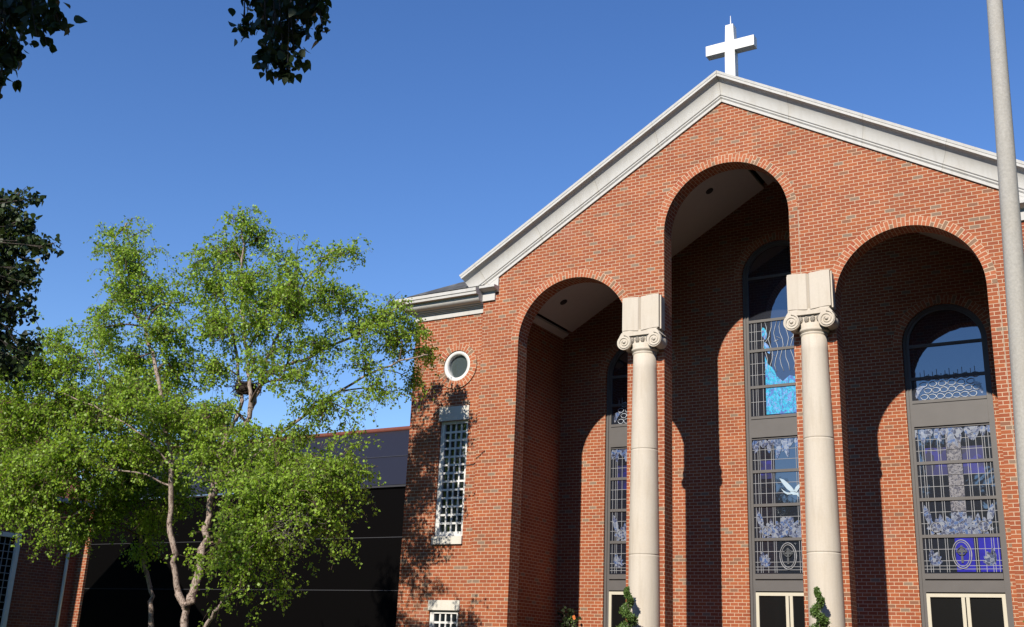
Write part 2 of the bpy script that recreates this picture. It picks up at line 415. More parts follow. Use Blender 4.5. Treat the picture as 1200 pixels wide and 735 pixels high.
# wings either side of the gable front, and the nave box behind
for s in (-1, 1):
    x0, x1 = sorted((s*XS, s*XW)); y = .1
    mm = MB()
    WZ1, WZ0 = 7.24, 4.36; wx0, wx1 = sorted((s*7.66, s*6.82)); lz = 2.62; cx = s*7.24; cz = 8.66; rr = .40
    # wall with openings: strips around the tall window, the round window and the lower window
    def quadbox(a,b,z0,z1): mm.box(a,b,y,y+.3,z0,z1)
    mm2 = []
    poly_hi = [(x0,7.9),(x1,7.9),(x1,10.0),(x0,10.0)]
    # top band with a round hole: left and right halves
    for h in (-1, 1):
        P = [(cx, 7.9), (cx+h*abs((x1 if h>0 else x0)-cx), 7.9), (cx+h*abs((x1 if h>0 else x0)-cx), 10.0), (cx, 10.0)]
        P += arc(cx, cz, rr, PI/2, PI/2-h*PI, 24)
        mm.prism(P, y, y+.3)
    quadbox(x0, wx0, 0, 7.9); quadbox(wx1, x1, 0, 7.9)
    quadbox(wx0, wx1, WZ1, 7.9); quadbox(wx0, wx1, lz, WZ0); quadbox(wx0, wx1, 0, 1.0)
    # return and side wall
    ys = y+.3
    mm.box(*(sorted((s*XW, s*(XW-.3)))), ys, 30, 0, 10.4)
    mm.build('wing_wall', M['brick'], church)
    # round window
    ring(cx, cz, .405, .60, y-.035, y+.02, 0, 2*PI, 64).build('round_ring', M['brick_arch'], church)
    f = MB(); n = 48
    prof = [(.405,y+.2),(.405,y-.0),(.385,y-.01),(.31,y-.01),(.30,y+.06),(.30,y+.2)]
    f.lathe((cx,0,cz), [(r,yy) for r,yy in prof], n, axis='y')
    fo = f.build('round_window', M['white'], church)
    g = MB(); g.face([(cx+.302*math.cos(-2*PI*k/n), y+.1, cz+.302*math.sin(-2*PI*k/n)) for k in range(n)][::-1])
    g.build('pane', M['roundglass'], fo)
    # tall window and the lower one
    for (za, zb, rows) in ((WZ0, WZ1, 13), (1.0, lz, 7)):
        f = MB(); fw = .075; yf = y+.07
        f.box(wx0, wx0+fw+.04, yf-.02, y+.25, za, zb); f.box(wx1-fw, wx1, yf-.02, y+.25, za, zb)
        f.box(wx0+fw+.04, wx1-fw, yf-.02, y+.25, zb-fw, zb); f.box(wx0+fw+.04, wx1-fw, yf-.02, y+.25, za, za+fw*1.6)
        fo = f.build('window', M['white'], church)
        b = MB(); gx0, gx1, gz0, gz1 = wx0+fw+.04, wx1-fw, za+fw*1.6, zb-fw
        for i in range(1, 4): xx = gx0+(gx1-gx0)*i/4; b.box(xx-.02, xx+.02, yf, yf+.03, gz0, gz1)
        for i in range(1, rows): zz = gz0+(gz1-gz0)*i/rows; b.box(gx0, gx1, yf+.003, yf+.027, zz-.025, zz+.025)
        b.build('glazing_bars', M['white'], fo)
        g = MB(); g.face([(gx0,yf+.035,gz0),(gx1,yf+.035,gz0),(gx1,yf+.035,gz1),(gx0,yf+.035,gz1)])
        g.build('pane', M['tallglass'], fo)
    l = MB(); l.box(wx0-.03, wx1+.02, y-.03, y+.1, WZ1+.002, 7.60); l.build('lintel', M['trim'], church)
    l = MB(); l.box(wx0-.02, wx1+.04, y-.03, y+.1, lz+.002, lz+.235); l.build('lintel', M['trim'], church)
    l = MB(); l.box(wx0-.02, wx1+.02, y-.06, y+.1, WZ0-.19, WZ0-.002); l.build('sill', M['trim'], church)
    # entablature along the wing front and side
    prof = [(0,9.99),(.035,9.99),(.035,10.125),(.07,10.13),(.07,10.155),(.11,10.16),(.11,10.185),(.17,10.19),(.17,10.205)]
    prof += [(.18+.16*math.sin(a), 10.215+.125*(1-math.cos(a))) for a in [i*PI/2/7 for i in range(8)]]
    prof += [(.345,10.355),(.355,10.375),(.425,10.38),(.455,10.382),(.462,10.45),(.485,10.455),(.49,10.535),(.30,10.56),(.0,10.60)]
    e = MB(); e.sweep([(s*XS*1.0005,y),(s*XW,y),(s*XW,30)], prof, side=(1 if s>0 else -1))
    e.build('wing_cornice', M['cornice'], church)
    # return of the crown on to the gable front, block and kneeler under the rake
    e = MB()
    xa, xb = sorted((s*XS, s*6.02))
    rp = [(0,10.46),(.05,10.46),(.07,10.49),(.20,10.515),(.23,10.53),(.25,10.54),(.25,10.60),(0,10.615)]
    e.sweep([(xa,0),(xb,0)], rp, side=1)
    xa2, xb2 = sorted((s*XS, s*6.11)); e.box(xa2, xb2, -.055, .0-.0005, 10.25, 10.459)
    K = [(s*XS,10.616),(s*6.03,10.616),(s*6.03,ZA-SL*6.03-.0),(s*XS,ZA-SL*XS-.0)]
    if K[3][1] > K[0][1]: e.prism(K, -.04, -.001)
    else: e.prism([(s*XS,10.616),(s*6.03,10.616),(s*6.03,ZA-SL*6.03),(s*(ZA-10.616)/SL,10.616)], -.04, -.001)
    e.build('cornice_return', M['cornice'], church)

# rake cornice
rp = [(0,0),(.045,0),(.045,.07),(.06,.075),(.06,.085),(.075,.09),(.075,.125),(.09,.13),(.10,.14)]
rp += [(.10+.225*(.75*(1-math.cos(a))+.25*a/(PI/2)), .14+.325*math.sin(a)) for a in [i*PI/2/16 for i in range(1,17)]]
rp += [(.332,.467),(.34,.469),(.34,.525),(.35,.528),(.358,.585),(.20,.61),(0,.62)]
ca, sa = 1/math.hypot(1,SL), SL/math.hypot(1,SL)
for s in (-1, 1):
    e = MB(); rows = []
    R0 = [Vector((0,-o,ZA+h/ca)) for o,h in rp]
    XE = 6.74
    R1 = [Vector((s*(XE+h*sa), -o, ZA-SL*XE+h*ca)) for o,h in rp]
    q = 0; L = XE/ca
    for j in range(len(rp)-1):
        ee = (R0[j+1]-R0[j]).length
        pts = [R0[j],R1[j],R1[j+1],R0[j+1]]
        if s > 0: pts = pts
        e.face(pts, uv=[(0,q),(L,q),(L,q+ee),(0,q+ee)]); q += ee
    e.face(R1)
    e.build('rake_cornice', M['cornice'], church)
    # gable roof behind the cornice
    e = MB()
    za, zb = 15.06, 15.06-.587*7.0
    P = [(0,za),(s*7.0,zb),(s*7.0,zb-.12),(0,za-.12)]
    e.prism(P, .001, 9); e.build('gable_roof', M['shingle'], church)
# back-up wall filling between the brick apex and the roof
# hip roof over wings and nave
m = MB(); ez = 10.66; ex = 8.86; ey = -.14; rz = ez+SL*ex; ry = ey+ex
hx = 6.44
for sg in (-1, 1): m.face([(sg*ex,ey,ez),(sg*hx,ey,ez),(sg*hx,ey+ex-hx,ez+SL*(ex-hx))])
yb_ = 4.2; xb_ = ex-(yb_-ey)
m.face([(-xb_,yb_,ez+SL*(yb_-ey)),(xb_,yb_,ez+SL*(yb_-ey)),(0,ry,rz)])
m.face([(-ex,30,ez),(-ex,ey,ez),(0,ry,rz),(0,30,rz)])
m.face([(ex,ey,ez),(ex,30,ez),(0,30,rz),(0,ry,rz)])
m.build('hip_roof', M['shingle'], church)
m = MB(); m.box(-XW+.31, XW-.31, 29.7, 30, 0, 10.4)
m.build('rear_wall', M['brick'], church)
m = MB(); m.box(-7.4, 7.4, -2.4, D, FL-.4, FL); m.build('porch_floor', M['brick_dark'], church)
for i in range(5):
    mm = MB(); mm.box(-7.4, 7.4, -2.4-.36*(i+1), -2.4-.36*i-.001, 0, FL-.15*(i+1)); mm.build('step', M['paving'], church)

# engaged columns, scroll capitals and open stone books
for cx in (-1.947, 1.947):
    cy = -.06; c = MB(); prof = []
    hs = [FL,1.1,1.18,1.53-.006,1.53,1.53+.006,3.83-.006,3.83,3.83+.006,6.13-.006,6.13,6.13+.006,8.30,8.40]
    def rad(z):
        k = max(0,(z-2.2)/6.2); return .345-.082*k**1.5
    for z in (FL, FL+.12): prof.append((.46, z))
    prof += [(.42,FL+.16),(.40,FL+.24)]
    for z in [1.2,1.5]+[1.53]+[1.56,2.2,2.8,3.4,3.80]+[3.83]+[3.86,4.5,5.2,5.8,6.10]+[6.13]+[6.16,6.8,7.4,8.0,8.32]:
        r = rad(z)
        if z in (1.53,3.83,6.13): prof += [(r,z-.004),(r-.004,z-.003),(r-.004,z+.003),(r,z+.004)]
        else: prof.append((r,z))
    c.lathe((cx,cy,0), prof, 48)
    col = c.build('column', M['stone'], church)
    k = MB()
    # neck rings
    k.lathe((cx,cy,0), [(.262,8.32),(.285,8.335),(.29,8.355),(.275,8.375),(.275,8.385),(.31,8.40),(.325,8.43),(.31,8.46),(.30,8.47),(.33,8.56)], 40)
    # egg band between the scrolls and cushion
    k.box(cx-.37, cx+.37, -.33, -.001, 8.56, 8.74)
    k.prism([(cx-.50,8.74),(cx+.50,8.74),(cx+.44,8.83),(cx-.44,8.83)], -.39, -.001)
    for i in range(4):
        ex = cx-.195+.13*i
        P = []
        for a in range(9):
            th = PI*a/8; P.append((.055*math.sin(th), .075*math.cos(th)))
        b0 = len(k.v)
        for r_, h_ in P:
            for q_ in range(12): k.v.append(Vector((ex+r_*math.cos(2*PI*q_/12), -.335-r_*abs(math.sin(2*PI*q_/12))*.8, 8.645+h_)))
        for i_ in range(8):
            for q_ in range(12):
                k.f.append([b0+i_*12+q_, b0+i_*12+(q_+1)%12, b0+(i_+1)*12+(q_+1)%12, b0+(i_+1)*12+q_]); k.uv += [(0,0)]*4; k.mi.append(0); k.sm.append(True)
    for s in (-1, 1):
        vx, vz = cx+s*.37, 8.60
        # scroll body: waisted cylinder running back to the wall
        k.lathe((vx,0,vz), [(.176,-.40),(.182,-.385),(.182,-.36),(.165,-.33),(.13,-.2),(.15,-.08),(.16,-.001)], 36, axis='y')
        # spiral fillet
        pts = []
        for i in range(44):
            a = PI/2-s*0 + s*(-1)*i/43*2.35*2*PI*-1; r = .168*(1-i/43*.86)
            pts.append((vx+r*math.cos(PI/2+ -s*(a-PI/2)), -.405, vz+r*math.sin(PI/2+ -s*(a-PI/2))))
        k.tube(pts, [.019-.008*i/43 for i in range(44)], 6)
        k.lathe((vx,0,vz), [(.0001,-.44),(.02,-.436),(.034,-.42),(.036,-.40)], 16, axis='y')
    k.build('scroll_capital', M['stone'], col, merge=False)
    # open book: page surface profile in (x, y), extruded upwards
    b = MB(); z0, z1 = 8.875, 9.665; hw = .455
    prof = []
    for i in range(49):
        u = -1+i/24; a = abs(u)
        yy = -.325-.055*math.sin(min(1,(1-a)*1.0)*PI*.62)*1.0
        yy += .05*math.exp(-(a/.05)**2)
        prof.append((cx+u*hw, yy))
    back = [(cx+hw,-.25),(cx-hw,-.25)]
    n = len(prof)
    lean = .0
    for i in range(n-1):
        (xa,ya),(xb,yb) = prof[i],prof[i+1]
        zt = lambda x: z1+.018*math.cos((x-cx)/hw*PI)*-1+.012
        zb = lambda x: z0+.03*math.cos((x-cx)/hw*PI*1.0)*-.8
        b.face([(xa,ya,zb(xa)),(xb,yb,zb(xb)),(xb,yb,zt(xb)),(xa,ya,zt(xa))], smooth=True)
        b.face([(xa,ya,zt(xa)),(xb,yb,zt(xb)),(xb,-.25,zt(xb)),(xa,-.25,zt(xa))])
        b.face([(xa,-.25,zb(xa)),(xb,-.25,zb(xb)),(xb,yb,zb(xb)),(xa,ya,zb(xa))])
    for x_, y_ in (prof[0], prof[-1]):
        zt_, zb_ = z1+.018+.012, z0+.024
        b.face([(x_,y_,zb_),(x_,y_,zt_),(x_,-.25,zt_),(x_,-.25,zb_)])
    # page edges bevel outwards to the cover
    b.prism([(cx-hw-.03,z0+.0),(cx+hw+.03,z0+.0),(cx+hw+.03,z1+.02),(cx-hw-.03,z1+.02)], -.252, -.20)
    b.prism([(cx-hw-.01,z0+.01),(cx+hw+.01,z0+.01),(cx+hw+.01,z1+.01),(cx-hw-.01,z1+.01)], -.20, -.001)
    # sloping support under the book
    b.prism([(cx-.40,8.83),(cx+.40,8.83),(cx+.44,z0),(cx-.44,z0)], -.36, -.001)
    b.build('open_book', M['stone'], col)

# ------------------------------------------------------------------ arched leaded windows and doors of the porch
GY = D+.13      # plane of the glass
def art_poly(mb, pts, y, th=.008, mi=0): mb.prism(pts, y, y+th, mi)
def leaf_pts(x, z, ang, L, W):
    P = []
    for i in range(13):
        t_ = i/12; w = W*math.sin(PI*t_)**.8
        P.append((L*t_, w))
    for i in range(11, 0, -1):
        t_ = i/12; w = W*math.sin(PI*t_)**.8
        P.append((L*t_, -w))
    c, s = math.cos(ang), math.sin(ang)
    return [(x+a*c-b*s, z+a*s+b*c) for a, b in P]
def scroll(mb, cm, x, z, r, y):
    """round blossom with leaves around it"""
    art_poly(mb, arc(x, z, r*.62, 0, 2*PI*.96, 18), y)
    for k in range(7):
        a = k*2*PI/7+.3
        art_poly(mb, leaf_pts(x+r*.5*math.cos(a), z+r*.5*math.sin(a), a+.5, r*.75, r*.24), y+.001*k-.004)
    cm.tube([(px, y-.012, pz) for px, pz in arc(x, z, r*.66, 0, 2*PI, 20)], .008, 5)
def big_window(cx, zs, zsplit, bars_hi, kind):
    fr = MB(); y0 = D+.055
    WO, WI = WR-.003, .81
    zt0, zt1 = 7.10, zsplit                       # transom panel
    # outer frame ring + jambs (two steps)
    for (ra, rb, ya, yb) in ((WO, WO-.062, y0, GY+.04), (WO-.062, WI, y0+.03, GY+.04)):
        P = [(cx+ra,FL)]+arc(cx,zs,ra,0,PI,36)+[(cx-ra,FL),(cx-rb,FL)]+arc(cx,zs,rb,PI,0,36)+[(cx+rb,FL)]
        fr.prism(P, ya, yb)
    fr.box(cx-WI, cx+WI, y0+.02, GY+.04, zt0+.06, zt1-.07)             # transom panel
    fr.box(cx-WI, cx+WI, y0-.0, GY+.04, zt1-.07, zt1)
    fr.box(cx-WI, cx+WI, y0+.0, GY+.04, zt0-.02, zt0+.06)
    fr.box(cx-WI, cx+WI, y0-.02, GY+.04, 3.64, 3.76)                   # sill of the lower sash
    fr.box(cx-WI, cx+WI, y0+.025, GY+.04, 3.36, 3.64)
    root = fr.build('arched_window', M['bronze'], church)
    for z, h in [(z, .035) for z in (6.235, 5.405, 4.58)+tuple(bars_hi)]+[(7.06, .025)]:
        b = MB(); b.box(cx-WI, cx+WI, y0+.04, GY+.02, z-h, z+h); b.build('window_bar', M['bronze'], root)
    # glass
    g = MB(); g.face([(cx-WI,GY,3.76),(cx+WI,GY,3.76),(cx+WI,GY,7.09),(cx-WI,GY,7.09)])
    g.build('lower_pane', M['pane'], root)
    g = MB(); P = [(cx-WI,zt1),(cx+WI,zt1)]+arc(cx,zs,WI,0,PI,36)
    g.face([(x,GY,z) for x,z in P]); g.build('upper_pane', M['pane'], root)
    # lead cames
    c = MB(); yc = GY-.012; w = .011; hi = MB()
    fx = (.035,.085,.115,.20,.295,.325,.675,.705,.80,.885,.915,.965)
    zb = [3.79,4.545,4.615,5.37,5.44,6.20,6.27,7.03]
    for i in range(4):
        a, bb = zb[2*i], zb[2*i+1]
        for k_, f_ in enumerate(fx):
            x = cx-WI+2*WI*f_; a2 = a+.0
            c.box(x-w/2, x+w/2, yc, yc+.008, a, bb)
        for q_ in (1/3, 2/3):
            z = a+(bb-a)*q_; c.box(cx-WI, cx+WI, yc+.001, yc+.009, z-w/2, z+w/2)
    for z in (3.86, 3.93): c.box(cx-WI, cx+WI, yc+.001, yc+.009, z-w/2, z+w/2)
    lf = MB(); sh = MB(); blues = []; yp = GY-.010
    r2 = random.Random(int(cx*10)+50)
    # cobalt arm across the first and second panel
    if kind != 'centre':
        for (xa, xb) in ((.12,.40),(.61,.89)):
            blues.append((cx-WI+2*WI*xa, cx-WI+2*WI*xb, yp, yp+.006, 5.95, 6.58))
    else: blues.append((cx-WI+2*WI*.12, cx-WI+2*WI*.30, yp, yp+.006, 6.05, 6.50))
    if kind == 'right':
        blues.append((cx-WI+2*WI*.42, cx-WI+2*WI*.66, yp, yp+.006, 3.80, 4.54))
        blues.append((cx-WI+2*WI*.72, cx-WI+2*WI*.985, yp, yp+.006, 3.80, 4.54))
    if kind != 'centre': sh.box(cx-WI+2*WI*.405, cx-WI+2*WI*.60, yp-.001, yp+.007, 4.62, 7.03)
    # foliage fringe along the top
    for i in range(17):
        x = cx-WI*.93+WI*1.86*i/16; hgt = .32+.10*math.sin(i*1.9)+.10*(abs(i-8) < 2)
        if abs(x-cx) < WI*.2: hgt += .1
        art_poly(lf, leaf_pts(x, 7.05, -PI/2+r2.uniform(-.5,.5), hgt*.9, .062), yp-.002-.0007*(i%3))
    for i in range(9):
        x = cx-WI*.8+WI*1.6*i/8
        art_poly(lf, arc(x, 6.95, .075, 0, 2*PI*.95, 12), yp-.005)
    # scrolls at the foot of the third panel and central bush
    for s in (-1, 1):
        scroll(lf, c, cx+s*.50, 4.78, .17, yp)
        art_poly(lf, leaf_pts(cx+s*.60, 4.8, PI/2+s*-.25, .5, .07), yp-.003)
        art_poly(lf, leaf_pts(cx+s*.36, 4.66, PI/2+s*-.1, .42, .06), yp-.003)
        for k_ in range(4): art_poly(lf, leaf_pts(cx+s*.66, 3.97, PI/2+s*(.1+.42*k_), .34-.03*k_, .06), yp-.002-.001*k_)
    for k_ in range(13):
        a = PI*k_/12; art_poly(lf, leaf_pts(cx+.10*math.cos(a), 4.64, a, .33+.16*math.sin(a)**2, .065), yp-.006+.0008*(k_%4))
    for (dx, dz) in ((-.14,.12),(.14,.12),(0,.26),(-.24,.06),(.24,.06),(-.08,.38),(.08,.38)):
        art_poly(lf, arc(cx+dx, 4.66+dz, .07, 0, 2*PI*.95, 12), yp-.008)
    # oval medallion with a ringed cross in the bottom panel
    ox, oz = cx+.0, 4.18
    c.tube([(ox+.20*math.cos(a), yc-.003, oz+.31*math.sin(a)) for a in [i*2*PI/28 for i in range(29)]], .013, 5)
    c.tube([(ox+.16*math.cos(a), yc-.003, oz+.265*math.sin(a)) for a in [i*2*PI/28 for i in range(29)]], .009, 5)
    k = MB(); k.box(ox-.024, ox+.024, yc-.018, yc-.010, oz-.19, oz+.19); k.box(ox-.115, ox+.115, yc-.016, yc-.011, oz+.04, oz+.09)
    k.tube([(ox+.085*math.cos(a), yc-.016, oz+.065+.085*math.sin(a)) for a in [i*2*PI/20 for i in range(21)]], .013, 5)
    k.build('ringed_cross', simple('dark_etched_%s' % kind, (.05,.055,.06), .5), root)
    if kind == 'centre':
        dv = MB(); dx, dz = cx+.12, 5.93
        dv.prism([(dx-.02,dz-.24),(dx+.06,dz-.30),(dx+.14,dz-.30),(dx+.20,dz-.36),(dx+.19,dz-.26),(dx+.12,dz-.20),(dx+.02,dz-.19)], yp-.006, yp)
        dv.prism([(dx+.0,dz-.22),(dx-.10,dz-.14),(dx-.20,dz+.0),(dx-.27,dz+.12),(dx-.16,dz+.08),(dx-.05,dz-.02),(dx+.04,dz-.12),(dx+.10,dz-.21)], yp-.012, yp-.007)
        dv.prism([(dx-.02,dz-.25),(dx-.12,dz-.22),(dx-.24,dz-.13),(dx-.16,dz-.24),(dx-.08,dz-.29),(dx+.04,dz-.28)], yp-.018, yp-.013)
        dv.prism([(dx+.08,dz-.21),(dx+.14,dz-.10),(dx+.24,dz-.03),(dx+.42,dz+.01),(dx+.34,dz-.07),(dx+.22,dz-.14),(dx+.15,dz-.24)], yp-.024, yp-.019)
        dv.build('dove', M['dove'], root)
    # upper light
    if kind == 'centre':
        tq = MB(); z0_ = 7.66
        P = [(cx-.42,z0_),(cx+.78,z0_),(cx+.78,8.75),(cx+.66,9.05),(cx+.60,8.60),(cx+.42,8.55),(cx+.20,8.62),(cx+.02,8.48),(cx-.12,8.62),(cx-.22,8.85),(cx-.34,8.95),(cx-.42,9.2)]
        tq.prism(P, yp, yp+.006); tq.build('stained_flames', M['turquoise'], root)
        tp = MB()
        for (x_, z_, a_, L_, W_) in ((-.45,9.95,-1.4,.35,.07),(-.42,9.55,-1.2,.35,.06)): tp = MB(); art_poly(tp, leaf_pts(cx+x_, z_, a_, L_, W_), yp); tp.build('stained_leaf', M['turquoise'], root)
        for f_ in (.035,.085,.115,.20):
            x = cx-WI+2*WI*f_; c.box(x-w/2, x+w/2, yc, yc+.008, 7.64, 10.1)
        for z in (8.0,8.7,9.0,9.6,9.85): c.box(cx-WI, cx-.42, yc+.001, yc+.009, z-w/2, z+w/2)
        for i in range(9):
            x = cx-.4+.14*i; pts = [(x+.05*math.sin(j*1.3+i), yc-.002, 10.1-.17*j) for j in range(9)]
            hi.tube(pts, .007, 4)
        for i in range(12):
            x, z = cx+r2.uniform(-.4,.7), r2.uniform(8.9,10.0); hi.tube([(x, yc-.002, z), (x+r2.uniform(.05,.2), yc-.002, z+r2.uniform(-.15,.15))], .007, 4)
    else:
        # rounded pieces like stones along the foot of the upper light
        for rowi in range(4):
            z = 7.78+.15*rowi; n_ = 7-rowi//2
            for i in range(n_):
                x = cx-.62+1.24*(i+.5*(rowi%2))/(n_)+.08; hw_, hh_ = .085, .062
                pts = [(x+hw_*math.cos(a)*(1+.15*math.sin(3*a+i)), yc-.002, z+hh_*math.sin(a)) for a in [q*2*PI/9 for q in range(10)]]
                hi.tube(pts, .0085, 4)
        for i in range(14):
            x = cx-.6+1.2*i/13; c.box(x-.006, x+.006, yc, yc+.008, 8.28-.1, 8.36+.06*math.sin(i*2.1)+.02)
        for s in (-1,1):
            for k_ in range(5): art_poly(lf, leaf_pts(cx+s*.72, 7.76+.06*k_, PI/2+s*(.2+.3*k_), .22, .04), yp-.002-.001*k_)
    c.build('lead_cames', M['came'], root)
    hi.build('sunlit_lines', M['lit_lines'], root)
    lf.build('leaf_glass', M['leafglass'], root)
    for q_ in blues:
        b = MB(); b.box(*q_); b.build('blue_glass', M['royal' if q_[4] < 5 else 'cobalt'], root)
    if sh.f: sh.build('grey_glass', M['shaft'], root)
    # pair of doors under it
    d = MB(); zt = 3.33
    d.box(cx-WI-.0, cx+WI+.0, y0+.02, GY+.03, zt-.075, zt)
    for s in (-1, 1): d.box(*sorted((cx+s*WI, cx+s*(WI-.075))), y0+.02, GY+.03, FL, zt-.075)
    for s in (-1, 1): d.box(*sorted((cx+s*.012, cx+s*.085)), y0+.015, GY+.02, FL+.02, zt-.078)
    for s in (-1, 1): d.box(*sorted((cx+s*.085, cx+s*(WI-.075))), y0+.02, GY+.02, FL+.02, FL+.28)
    for s in (-1, 1): d.box(*sorted((cx+s*.11, cx+s*.13)), y0-.05, y0-.02, 1.6, 2.2)
    fo = d.build('double_door', M['cream'], church)
    for s in (-1, 1):
        a, b_ = sorted((cx+s*.085, cx+s*(WI-.075)))
        g = MB(); g.face([(a,GY-.01,FL+.28),(b_,GY-.01,FL+.28),(b_,GY-.01,zt-.075),(a,GY-.01,zt-.075)])
        g.build('pane', M['doorglass'], fo)
big_window(-AX, ZS, 7.70, (9.02, 8.232), 'left')
big_window(0, ZC, 7.62, (11.3, 10.12, 9.333, 8.38), 'centre')
big_window(AX, ZS, 7.70, (9.02, 8.232), 'right')
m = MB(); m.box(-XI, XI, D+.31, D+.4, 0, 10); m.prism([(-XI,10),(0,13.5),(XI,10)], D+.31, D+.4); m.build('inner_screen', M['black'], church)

# cross on the gable, with a lightning rod
m = MB(); y = .62
P = [(-.135,14.7),(.135,14.7),(.125,16.12),(.62,16.12),(.62,16.40),(.115,16.40),(.10,16.86),(-.10,16.86),(-.115,16.40),(-.62,16.40),(-.62,16.12),(-.125,16.12)]
m.prism(P, y, y+.23)
cr = m.build('cross', M['white'], church)
m = MB(); m.tube([(0,y+.12,16.86),(0,y+.12,17.17)], [.018,.008], 8); m.build('lightning_rod', M['white'], cr)

# ------------------------------------------------------------------ glazed link between the church and the house
LX0, LX1, LY = -28.0, -8.63, 6.0
link = empty('glass_link', (-18, LY, 0), 'dark tinted glass link building behind the birch, joining the church to the house', 'building')
m = MB(); m.face([(LX0,LY,0),(LX1,LY,0),(LX1,LY,6.72),(LX0,LY,6.72)]); m.build('wall_glass', M['wallglass'], link)
m = MB(); m.face([(LX0,LY-.05,6.78),(LX1,LY-.05,6.78),(LX1,8,9.08),(LX0,8,9.08)]); m.build('roof_glass', M['roofglass'], link)
m = MB(); m.face([(LX0,8.001,9.08),(LX1,8.001,9.08),(LX1,20,9.0),(LX0,20,9.0)]); m.box(LX0,LX1,19.9,20,0,9); m.build('rear_roof', M['shingle'], link)
m = MB(); m.box(LX0, LX1, LY-.09, LY-.0, 6.70, 6.76); m.build('eave_trim', simple('dark_trim', (.03,.03,.035), .5), link)
m = MB(); m.tube([(LX0,8,9.10),(LX1,8,9.10)], .085, 10); m.build('ridge_cap', M['redcap'], link)
m = MB()
for z in (5.11, 3.46, 1.81): m.box(LX0, LX1, LY-.012, LY-.002, z-.008, z+.008)
n = Vector((0,-2.3,2.05)).normalized()
m.obox((0.5*(LX0+LX1), 6.95, 7.91+.015), ((LX1-LX0)/2,0,0), n*.006, Vector((0,2.05,2.3)).normalized()*.01)
m.build('glazing_joint', simple('joint_grey', (.05,.05,.055), .5), link)

# ------------------------------------------------------------------ brick house on the left
P0 = Vector((-20.72, 0, 0)); dv = Vector((.03,-1,0)).normalized(); nv = Vector((1,.03,0)).normalized()
house = empty('brick_house', (-21, -4, 0), 'low dark red brick house with red shingle roof at the left edge behind the birch', 'house')
def HP(s, b, z): return P0+dv*s-nv*b+Vector((0,0,z))
def hbox(mb, s0, s1, b0, b1, z0, z1):
    c = (HP(s0,b0,z0)+HP(s1,b1,z1))/2; mb.obox(c, dv*(s1-s0)/2, -nv*(b1-b0)/2, Vector((0,0,(z1-z0)/2)))
m = MB(); HL = 9.0; ez = 5.56; w0, w1, wz0, wz1 = 2.08, 3.7, 1.4, 4.45
def wallface(s0, s1, z0, z1): m.face([HP(s1,0,z0),HP(s0,0,z0),HP(s0,0,z1),HP(s1,0,z1)])
wallface(0,w0,0,ez); wallface(w1,HL,0,ez); wallface(w0,w1,wz1,ez); wallface(w0,w1,0,wz0)
m.face([HP(0,0,0),HP(0,8,0),HP(0,8,ez),HP(0,4,8.9),HP(0,0,ez)]); m.face([HP(HL,8,0),HP(HL,0,0),HP(HL,0,ez),HP(HL,4,8.9),HP(HL,8,ez)])
m.face([HP(0,8,0),HP(HL,8,0),HP(HL,8,ez),HP(0,8,ez)])
m.face([HP(w0,0,wz0),HP(w0,.15,wz0),HP(w0,.15,wz1),HP(w0,0,wz1)])
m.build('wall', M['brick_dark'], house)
m = MB(); m.box(P0.x-.02, P0.x+.42, .005, .09, 0, 5.42); m.build('corner_pier', M['brick'], house)
m = MB()
for s in (0, 1):
    b0, b1, z0, z1 = ((-.17, 4, ez+.02, ez+.02+4.17*.84) if s == 0 else (8.35, 4, ez+.02, ez+.02+4.35*.84))
    q = [HP(-.3,b0,z0),HP(HL+.3,b0,z0),HP(HL+.3,b1,z1),HP(-.3,b1,z1)]
    L = 4.35*1.3
    m.face(q, uv=[(0,0),(HL+.6,0),(HL+.6,L),(0,L)])
    m.face([p-Vector((0,0,.12)) for p in reversed(q)], uv=[(0,0)]*4)
m.build('roof', M['redroof'], house)
m = MB(); hbox(m, -.25, HL+.3, -.27, -.172, ez-.06, ez+.08); m.build('gutter', M['gutter'], house)
m = MB()
pts = [HP(.15,-.22,ez-.05), HP(.17,-.20,ez-.14), HP(.40,-.10,ez-.30), HP(.42,-.07,ez-.45), HP(.42,-.07,.1)]
m.tube(pts, .05, 10); m.build('downspout', M['white'], house)
m = MB(); fw = .13
for a in ((w0,w0+fw,wz0,wz1),(w1-fw,w1,wz0,wz1),(w0+fw,w1-fw,wz1-fw,wz1),(w0+fw,w1-fw,wz0,wz0+fw)): hbox(m, a[0], a[1], -.03, .1, a[2], a[3])
fo = m.build('window', M['white'], house)
m = MB()
for i in range(1, 8): s_ = w0+fw+(w1-w0-2*fw)*i/8; hbox(m, s_-.01, s_+.01, .03, .05, wz0+fw, wz1-fw)
for i in range(1, 14): z_ = wz0+fw+(wz1-wz0-2*fw)*i/14; hbox(m, w0+fw, w1-fw, .031, .049, z_-.01, z_+.01)
m.build('glazing_bars', M['came'], fo)
m = MB(); m.face([HP(w1-fw,.055,wz0+fw),HP(w0+fw,.055,wz0+fw),HP(w0+fw,.055,wz1-fw),HP(w1-fw,.055,wz1-fw)]); m.build('pane', M['wallglass'], fo)

# ------------------------------------------------------------------ ground
m = MB(); m.face([(-400,-400,0),(400,-400,0),(400,400,0),(-400,400,0)]); tag(m.build('lawn', M['lawn']), kind='structure')
m = MB(); m.face([(-4,-14,.004),(4,-14,.004),(4,-4.25,.004),(-4,-4.25,.004)]); tag(m.build('walkway', M['paving']), kind='structure')

m = MB(); m.face([(-60,-48,.004),(80,-48,.004),(80,-14.1,.004),(-60,-14.1,.004)])
tag(m.build('added_asphalt', simple('asphalt', (.05,.05,.052), .95, .2, noise=.3, nscale=20)), kind='structure')  # asphalt out of view, added to lower the light bounced into the porch
m = MB(); m.box(-60, 80, -14.1, -14.0, 0, .13); tag(m.build('kerb', M['paving']), kind='structure')
